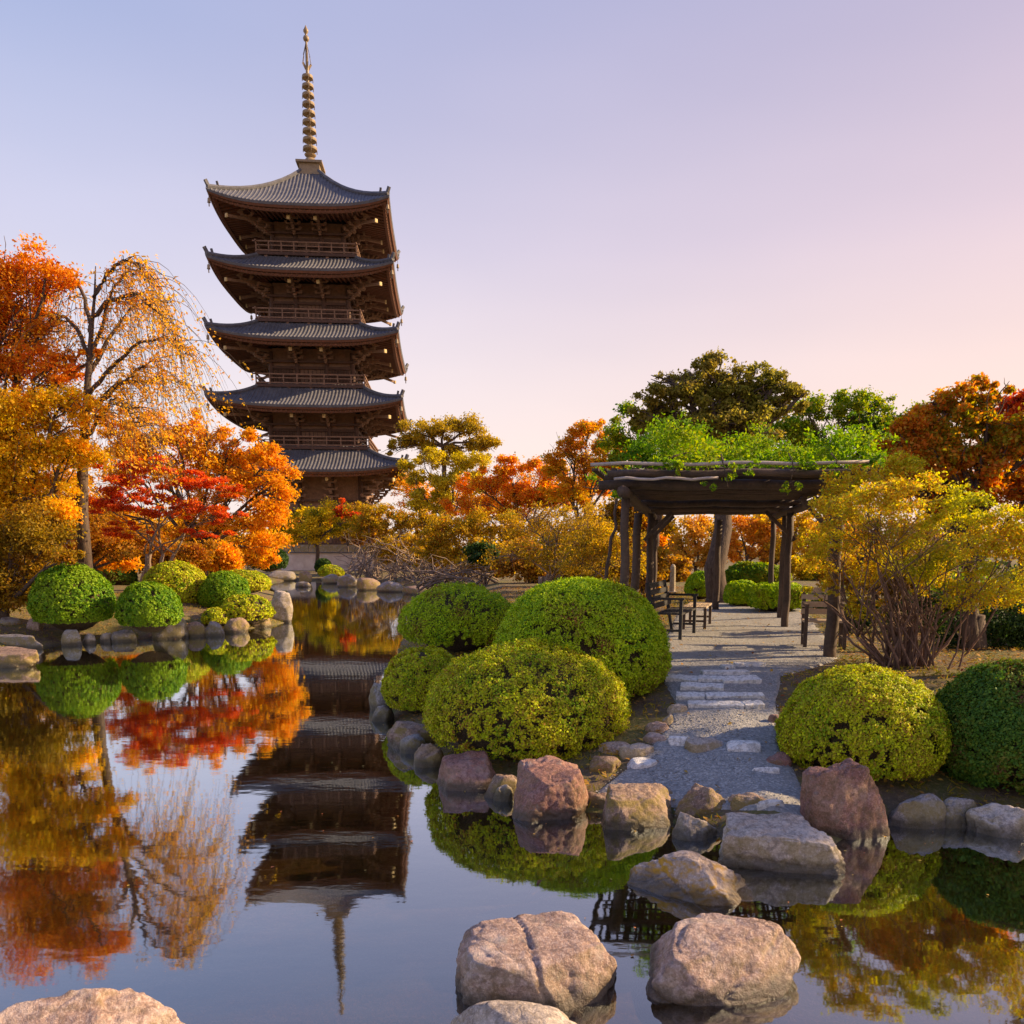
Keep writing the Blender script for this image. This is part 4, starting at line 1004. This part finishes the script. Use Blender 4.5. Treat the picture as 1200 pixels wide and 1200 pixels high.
# weeping tree: thin trunk, arching boughs, hanging twigs with a few leaves
def weeping():
    D = 21; bx = at(98, 640, D); z0 = gz(bx.x, D); o = Vector((bx.x, D, z0))
    root = empty('weeping_tree', tuple(o)); tag(root, 'tall half bare weeping tree with a few orange leaves on drooping twigs', 'tree', GL)
    W = lambda px, py, dd=0: at(px, py, D+dd)-o
    mb = MB(); tips = []; LC = []
    mb.tube([Vector((0, 0, -.2)), W(96, 600), W(97, 540), W(101, 480), W(104, 430), W(107, 390), W(111, 345), W(112, 312)], [.19, .15, .13, .10, .075, .055, .03, .012], 8)
    arcs = [((100,500),(120,470),(140,450),(165,430),(185,420)), ((103,430),(118,385),(130,340),(150,318),(170,325)), ((104,440),(125,400),(150,365),(175,350),(195,355)),
            ((101,480),(140,448),(172,448),(190,440),(210,450)), ((98,520),(115,490),(130,470),(150,480),(160,500)), ((107,390),(100,350),(88,330),(72,335),(62,350)),
            ((110,350),(125,320),(145,305),(160,310),(180,335)), ((104,420),(90,385),(75,370),(60,380),(50,400)), ((102,465),(130,430),(165,400),(195,395),(215,415)),
            ((100,490),(85,460),(66,450),(50,462),(40,485)), ((108,370),(130,350),(160,345),(190,370),(205,400))]
    for i, A_ in enumerate(arcs):
        dd = [0]+[rnd.uniform(-1, 1)*(k+1)*.45 for k in range(4)]; s0 = dd[-1]
        pts = [W(x, y, s0*k/4) for k, (x, y) in enumerate(A_)]
        fine = []
        for a, b in zip(pts, pts[1:]):
            for q in range(4): fine.append(a.lerp(b, q/4)+Vector((rnd.gauss(0, .02), 0, rnd.gauss(0, .02))))
        fine.append(pts[-1]); n = len(fine)
        mb.tube(fine, [.06-.052*k/n for k in range(n)], 5)
        for k in range(3, n):
            for q in range(4):
                p = fine[k]; side_ = (1 if pts[-1].x > pts[0].x else -1)
                dx = rnd.gauss(.5, .5)*side_; dy = rnd.gauss(0, .8); L_ = rnd.uniform(.6, 2.3)
                tw = []
                for s in range(7):
                    f_ = s/6; tw.append(p+Vector((dx*f_**.8, dy*f_, .35*math.sin(f_*PI*.6)*.6-L_*f_**2)))
                mb.tube(tw, [.010-.0075*s/6 for s in range(7)], 3)
                for s in range(1, 7):
                    for _ in range(2):
                        if rnd.random() < .75: LC.append(tw[s]+Vector((rnd.gauss(0, .06), rnd.gauss(0, .06), rnd.gauss(0, .08))))
    mb.build('trunk', BARK, root, True)
    C = np.array([tuple(c) for c in LC]); C = np.repeat(C, 2, 0)+rng.normal(size=(len(C)*2, 3))*.05
    co, q = leaf_quads(C, unit(rng.normal(size=C.shape)), (.088*rng.uniform(.6, 1.3, len(C))), .5)
    link('crown', np_mesh('crown', co, q), leaf_mat('thin apricot leaves', [(.82,.32,.03),(.88,.46,.04),(.88,.60,.07)], 1), root)
weeping()
# the far wood closing the view: one mass, nobody could count its trees
P = []
for k in range(60):
    px_ = -500+k*38+rnd.uniform(-12, 12)
    if 300 < px_ < 480: tz = 618
    else: tz = rnd.uniform(585, 608)
    D = 118+rnd.uniform(-8, 8); c = at(px_, tz, D); P.append(((c.x, D, c.z*.5), 5.5, 3, max(3, c.z*.62)))
c, nn = crown_points(P, 90000, 1400, .7, .2, .5)
co, q = leaf_quads(c, nn, .5*rng.uniform(.6, 1.3, len(c)), .7)
tag(link('distant_wood', np_mesh('distant_wood', co, q), M_OLV), 'distant brown and olive wood closing the view at the horizon', 'wood', None, 'stuff')
# ------------------------------------------------------------------ pergola
p0 = at(731, 700, 10.6); YAW = math.radians(-3)
pr = empty('pergola', (p0.x, 10.6, .7), YAW)
tag(pr, 'weathered wooden pergola over the gravel court, thickly roofed with poles and vines', 'pergola')
HT = 2.10; WD = 2.75; LN = 8.6
SK = .15
def post(x, y, r=.06, h=HT, lean=0, mat=WOOD_P):
    mb = MB(); n = 6; x += SK*y
    pts = [(x+lean*(1-i/n)+.012*math.sin(i*2.1+x), y+.01*math.sin(i*1.7), -.25+(h+.25)*i/n) for i in range(n+1)]
    mb.tube(pts, [r*(1.12-.12*i/n) for i in range(n+1)], 9, .05); return mb.build('post', mat, pr, True)
for (x, y, r, ln) in ((0, 0, .055, 0), (-.12, 4.7, .075, -.05), (.1, 4.85, .05, .02), (.02, 6.9, .075, 0), (.05, 8.5, .06, 0), (WD, .3, .075, 0), (WD-.1, 4.6, .06, 0), (WD, 6.2, .065, 0), (WD, 8.5, .06, 0), (WD*.55, 8.6, .07, 0)):
    post(x, y, r, HT, ln)
mb = MB()
def beam(x0, y0, x1, y1, z, r, name='beam', mat=WOOD_P):
    mb = MB(); n = 8; x0 += SK*y0; x1 += SK*y1
    mb.tube([(x0+(x1-x0)*i/n+.01*math.sin(i*3), y0+(y1-y0)*i/n+.01*math.cos(i*2), z+.012*math.sin(i*1.9+x0)) for i in range(n+1)], r, 8, .06)
    return mb.build(name, mat, pr, True)
for x in (0, WD): beam(x, -.5, x, LN+.3, HT+.06, .075)
for y in (0, 4.75, 6.9, 8.55): beam(-.35, y, WD+.15, y, HT+.17, .06)
for x, y, dx in ((WD, 4.6, -.55), (WD, .3, -.5), (0, 4.7, .5), (0, 6.9, .5)):
    MB().bar((x+SK*y, y, HT-.5), (x+SK*y+dx, y, HT+.02), .06).build('brace', WOOD_P, pr)
# roof of close laid poles across, with laths on top
for k in range(34):
    y = -.42+k*.265+rnd.uniform(-.05, .05)
    beam(-.25+rnd.uniform(-.1, .1), y, WD+.2+rnd.uniform(-.1, .1), y+rnd.uniform(-.06, .06), HT+.27+rnd.uniform(-.01, .02), rnd.uniform(.028, .045), 'roof_pole', WOOD_P)
mb = MB()
for k in range(44):
    x = -.4+k*(WD+.8)/43
    mb.bar((x+rnd.uniform(-.03, .03)-SK*.35, -.35, HT+.335), (x+rnd.uniform(-.05, .05)+SK*LN, LN+.3, HT+.34), .035 if k % 3 else .055, .03)
mb.build('lath_cover', WOOD_P, pr)
beam(-.40, -.48, WD+.18, -.52, HT+.385, .021, 'front_pole', WOOD_B)
beam(-.1, -.62, WD*.42, -.60, HT+.20, .017, 'front_pole', WOOD_B)
# creeper on the roof
vz = empty('wisteria_vine', (p0.x, 10.6, .7), YAW); tag(vz, 'bright green creeper sprawling over the pergola roof and hanging through its front', 'vine')
P = []
for k in range(52):
    x = rnd.uniform(.2, WD+.5); y = rnd.uniform(.1, LN); P.append(((x+SK*y, y, HT+.46+abs(rnd.gauss(0, .28))+.05*y), .46, .55, .24+.16*rnd.random()))
for k in range(16):
    x = rnd.uniform(-.8, WD*.5); y = rnd.uniform(2, LN); P.append(((x+SK*y, y, HT+.55), .4, .5, .2))
for k in range(14):
    P.append(((rnd.uniform(.3, WD+.2), -.45+rnd.uniform(-.1, .1), HT+rnd.uniform(.30, .52)), .22, .15, .12))
for x, z in ((1.15, .12), (1.0, .0), (1.25, .25), (1.85, .0), (1.95, -.02), (2.45, .12), (2.4, .25), (1.5, .3), (2.5, .4), (1.42, .18)):
    P.append(((x, -.55, HT+.12+z*.9), .13, .08, .07))
c, nn = crown_points(P, 46000, 760, .6, .3, .5)
co, q = leaf_quads(c, nn, .055*rng.uniform(.6, 1.4, len(c)), .5)
link('vine_leaves', np_mesh('vine_leaves', co, q), leaf_mat('wisteria leaves', [(.06,.15,.01),(.13,.27,.012),(.24,.36,.015),(.36,.36,.02)], .9), vz)
mb = MB()
for k in range(40):
    x = rnd.uniform(0, WD); y = rnd.uniform(0, LN-1)
    limb(mb, (x, y, HT+.40), (x+rnd.gauss(0, .8), y+rnd.uniform(.2, 1.6), HT+.45+rnd.uniform(0, .2)), .018, .008, .05, 7, 5, .15)
for x in (1.1, 1.9, 2.4): limb(mb, (x, -.5, HT+.5), (x+.08, -.56, HT+.1), .008, .004, 0, 4, 4, .1)
limb(mb, (.12, 7.0, -.1), (.3, 7.0, HT+.4), .05, .03, 0, 9, 7, .06)
mb.build('vine_stems', BARK, vz, True)

# ------------------------------------------------------------------ benches
def bench(label, loc, yaw, L_=1.25, back=True, mat=WOOD_K, seatmat=None, h=.42, arms=True, group='benches by the pergola', dep=.42):
    b = empty('bench', loc, yaw); tag(b, label, 'bench', group); sm = seatmat or mat
    mb = MB()
    for k in range(5): mb.box(-L_/2, L_/2, -dep/2+k*dep/5+.008, -dep/2+(k+1)*dep/5-.008, h-.03, h)
    mb.build('seat', sm, b)
    if back:
        mb = MB()
        for k in range(4): mb.bar((-L_/2, dep/2+.03+.035*k, h+.10+k*.105), (L_/2, dep/2+.03+.035*k, h+.10+k*.105), .022, .082)
        mb.build('backrest', sm, b)
    for sx in (-1, 1):
        x = sx*(L_/2-.04)
        MB().bar((x, -dep/2+.03, -.02), (x, -dep/2+.03, h-.032 if not arms else h+.2), .05).build('leg', mat, b)
        MB().bar((x, dep/2-.02, -.02), (x, dep/2+.15 if back else dep/2-.02, h+.47 if back else h-.032), .05).build('leg', mat, b)
        MB().bar((x, -dep/2+.05, .14), (x, dep/2-.03, .14), .035).build('stretcher', mat, b)
        if arms: MB().bar((x, -dep/2-.02, h+.22), (x, dep/2+.07, h+.22), .055, .035).build('armrest', mat, b)
    return b
q = solve_on(796, 748); bench('black bench with a slatted back at the left side of the court', (q.x, q.y+.25, q.z+.02), math.radians(68), 1.3)
q = solve_on(820, 737); bench('backless bench with a pale wooden seat behind the black bench', (q.x+.02, q.y+.3, q.z+.02), math.radians(72), 1.1, False, WOOD_P, WOOD_L, .40, False)
q = solve_on(965, 762); bench('wooden armchair style bench at the right of the court, its slats catching light', (q.x+.1, q.y+.3, q.z+.02), math.radians(-14), .62, True, WOOD_P, WOOD_L, .40, True)
# ------------------------------------------------------------------ far garden wall, lantern stone
a = at(330, 657, 62); b = at(486, 657, 62)
wr = empty('garden_wall', ((a.x+b.x)/2, 62, .2)); tag(wr, 'low white plastered garden wall at the far end of the pond', 'wall')
L_ = (b.x-a.x)/2
MB().box(-L_, L_, -.15, .15, .15, 1.46).build('plaster', PLASTER, wr)
MB().box(-L_-.1, L_+.1, -.24, .24, 1.46, 1.54).build('coping', TILE, wr); MB().box(-L_, L_, -.2, .2, -.4, .15).build('footing', R_GREY, wr)
q = at(788, 690, 26); lt = empty('stone_post', (q.x, 26, .68)); tag(lt, 'slim pale stone post standing behind the left pergola posts', 'post')
MB().lathe([(.10, -.05), (.095, .4), (.085, .86), (.05, .92), (.01, .94)], 10).build('shaft', R_PALE, lt, False)
MB().box(-.15, .15, -.15, .15, -.06, .07).build('foot', R_GREY, lt, False, .01)
# ------------------------------------------------------------------ fallen leaves, driftwood branches, grass, carp
def scatter(n, x0, x1, y0, y1, cond):
    X = rng.uniform(x0, x1, n); Y = rng.uniform(y0, y1, n); k = cond(X, Y); return X[k], Y[k]
X, Y = scatter(80000, -13, 9, 5.5, 30, lambda x, y: (pond_sd(x, y) > .05) & (~in_path(x, y) | (rng.random(len(x)) < .05)))
Z = height(X, Y)+.035
co, q = leaf_quads(np.stack([X, Y, Z], 1), unit(rng.normal(size=(len(X), 3))*.25+np.array([0, 0, 1])), .05*rng.uniform(.5, 1.4, len(X)), .6)
tag(link('fallen_leaves', np_mesh('fallen_leaves', co, q), leaf_mat('fallen leaves', [(.20,.09,.04),(.36,.18,.05),(.50,.32,.05),(.30,.08,.03)], 3, .15)), 'dry brown and yellow leaves scattered on the garden ground', 'fallen leaves', None, 'stuff')
X, Y = scatter(2600, -9, 5, 3.6, 26, lambda x, y: (pond_sd(x, y) < -.04) & (rng.random(len(x)) < np.exp(pond_sd(x, y)*1.2)+.10))
co, q = leaf_quads(np.stack([X, Y, X*0+.006], 1), unit(rng.normal(size=(len(X), 3))*.06+np.array([0, 0, 1])), .026*rng.uniform(.5, 1.3, len(X)), .7)
tag(link('floating_leaves', np_mesh('floating_leaves', co, q), leaf_mat('floating leaves', [(.40,.22,.06),(.60,.42,.08),(.50,.14,.05),(.3,.2,.08)], 3, .1)), 'tiny fallen leaves floating on the pond', 'fallen leaves', None, 'stuff')
# moss and grass along the banks
X, Y = scatter(80000, -13, 9, 5.5, 26, lambda x, y: (pond_sd(x, y) > .03) & ~in_path(x, y))
k = np.array([mn.noise(Vector((a*1.1, b*1.1, 3))) > .02 for a, b in zip(X, Y)]); X, Y = X[k], Y[k]
Z = height(X, Y)
nn = unit(rng.normal(size=(len(X), 3))*np.array([1, 1, .12]))
co, q = leaf_quads(np.stack([X, Y, Z+.03], 1), nn, .075*rng.uniform(.5, 1.3, len(X)), .16, droop=.0)
tag(link('grass', np_mesh('grass', co, q), leaf_mat('moss and grass', [(.10,.12,.01),(.22,.21,.012),(.36,.28,.02),(.14,.13,.01)], 1.5, .3)), 'short yellowish grass and moss on the banks', 'grass', None, 'stuff')
# grit and pebbles on the gravel
X, Y = scatter(60000, .3, 7, 6.2, 18, lambda x, y: in_path(x, y)); k = rng.random(len(X)) < np.clip(8/Y, 0, 1)**2*1.2; X, Y = X[k], Y[k]
n = len(X); s = .0065*rng.uniform(.5, 1.7, n); z = height(X, Y)+.022
oc = np.array([(1,0,0),(0,1,0),(-1,0,0),(0,-1,0),(0,0,.8)]); rot = rng.uniform(0, 6.3, n); cs, sn = np.cos(rot), np.sin(rot)
V = oc[None]*s[:, None, None]; V = np.stack([V[..., 0]*cs[:, None]*1.3-V[..., 1]*sn[:, None], V[..., 0]*sn[:, None]*1.3+V[..., 1]*cs[:, None], V[..., 2]], 2)+np.stack([X, Y, z], 1)[:, None, :]
tri = (np.array([(0,1,4),(1,2,4),(2,3,4),(3,0,4)])[None]+(np.arange(n)*5)[:, None, None]).reshape(-1, 3)
m, t, bs = newmat('gravel grains'); g_ = N(t, 'ShaderNodeNewGeometry'); t.links.new(ramp(t, [(0, (.20,.197,.195)), (.5, (.29,.285,.28)), (.9, (.38,.37,.36)), (1, (.5,.47,.44))], g_.outputs['Random Per Island']), bs.inputs['Base Color']); bs.inputs['Roughness'].default_value = .85
tag(link('gravel', np_mesh('gravel', V.reshape(-1, 3), tri), m), 'loose grey grit on the path', 'gravel', None, 'stuff')
# bare branches lying at the far end of the pond
def brush(label, boxes, D, n):
    root = None; x0, x1, y0, y1 = boxes
    c = at((x0+x1)/2, y1, D); root = empty('dry_branches', (c.x, D, max(.02, gz(c.x, D)))); tag(root, label, 'branches', 'bare branches on the far shore'); o = root.location.copy(); mb = MB()
    for k in range(n):
        a = at(rnd.uniform(x0, x1), rnd.uniform(y0+(y1-y0)*.6, y1), D+rnd.uniform(-1.5, 1.5))-o; b = at(rnd.uniform(x0, x1), rnd.uniform(y0, y1-4), D+rnd.uniform(-1.5, 1.5))-o
        e = limb(mb, a, b, .05, .02, .12, 6, 4, .12)
        for q_ in range(5): s_ = e[rnd.randint(1, 6)]; limb(mb, s_, s_+Vector((rnd.gauss(0, .7), rnd.gauss(0, .7), rnd.uniform(0, .9))), .022, .008, .05, 4, 3, .15)
    mb.build('twigs', BARKP, root, True)
brush('tangle of bare grey branches leaning over the far water in front of the wall', (400, 452, 640, 690), 50, 26)
brush('heap of bare brown branches on the bank behind the rear green bush', (470, 590, 668, 694), 34, 30)
brush('thin bare stems in front of the olive brown tree', (440, 520, 625, 685), 46, 22)
# carp
cp = on(634, 1032, 0); fish = MB()
prof = [(-.19, .012, .03), (-.15, .02, .028), (-.06, .038, .05), (.04, .045, .058), (.12, .036, .046), (.17, .018, .024), (.185, .006, .01)]
b0 = 0
for (x, wy_, hz) in prof:
    for k in range(10): fish.v.append((x, wy_*math.cos(2*PI*k/10), hz*math.sin(2*PI*k/10)))
for i in range(len(prof)-1):
    for k in range(10): fish.f.append((i*10+k, i*10+(k+1) % 10, (i+1)*10+(k+1) % 10, (i+1)*10+k))
fish.f += [tuple(range(10))[::-1], tuple(60+k for k in range(10))]
m, t, bs = newmat('dark carp skin'); t.links.new(ramp(t, [(.4, (.03,.02,.018)), (.6, (.09,.04,.03))], noisetex(t, coords(t, 1), 20)), bs.inputs['Base Color']); bs.inputs['Roughness'].default_value = .3
fr = empty('carp', (cp.x, cp.y, -.055), math.radians(62)); tag(fr, 'dark carp swimming just under the water left of the mossy boulder', 'fish')
fish.build('body', m, fr, True)
for pts in ([(-.18, 0, 0), (-.27, .01, .05), (-.25, .012, 0), (-.27, .01, -.05)],):
    fn = MB(); fn.v = [(x, y-.003, z) for x, y, z in pts]+[(x, y+.003, z) for x, y, z in pts]; fn.f = [(0,1,2,3), (7,6,5,4), (0,4,5,1), (1,5,6,2), (2,6,7,3), (3,7,4,0)]; fn.build('tail_fin', m, fr)
fn = MB(); fn.v = [(.03, -.002, .05), (-.07, -.002, .045), (-.05, -.002, .075), (.03, .002, .05), (-.07, .002, .045), (-.05, .002, .075)]; fn.f = [(0,1,2), (5,4,3), (0,3,4,1), (1,4,5,2), (2,5,3,0)]; fn.build('back_fin', m, fr)
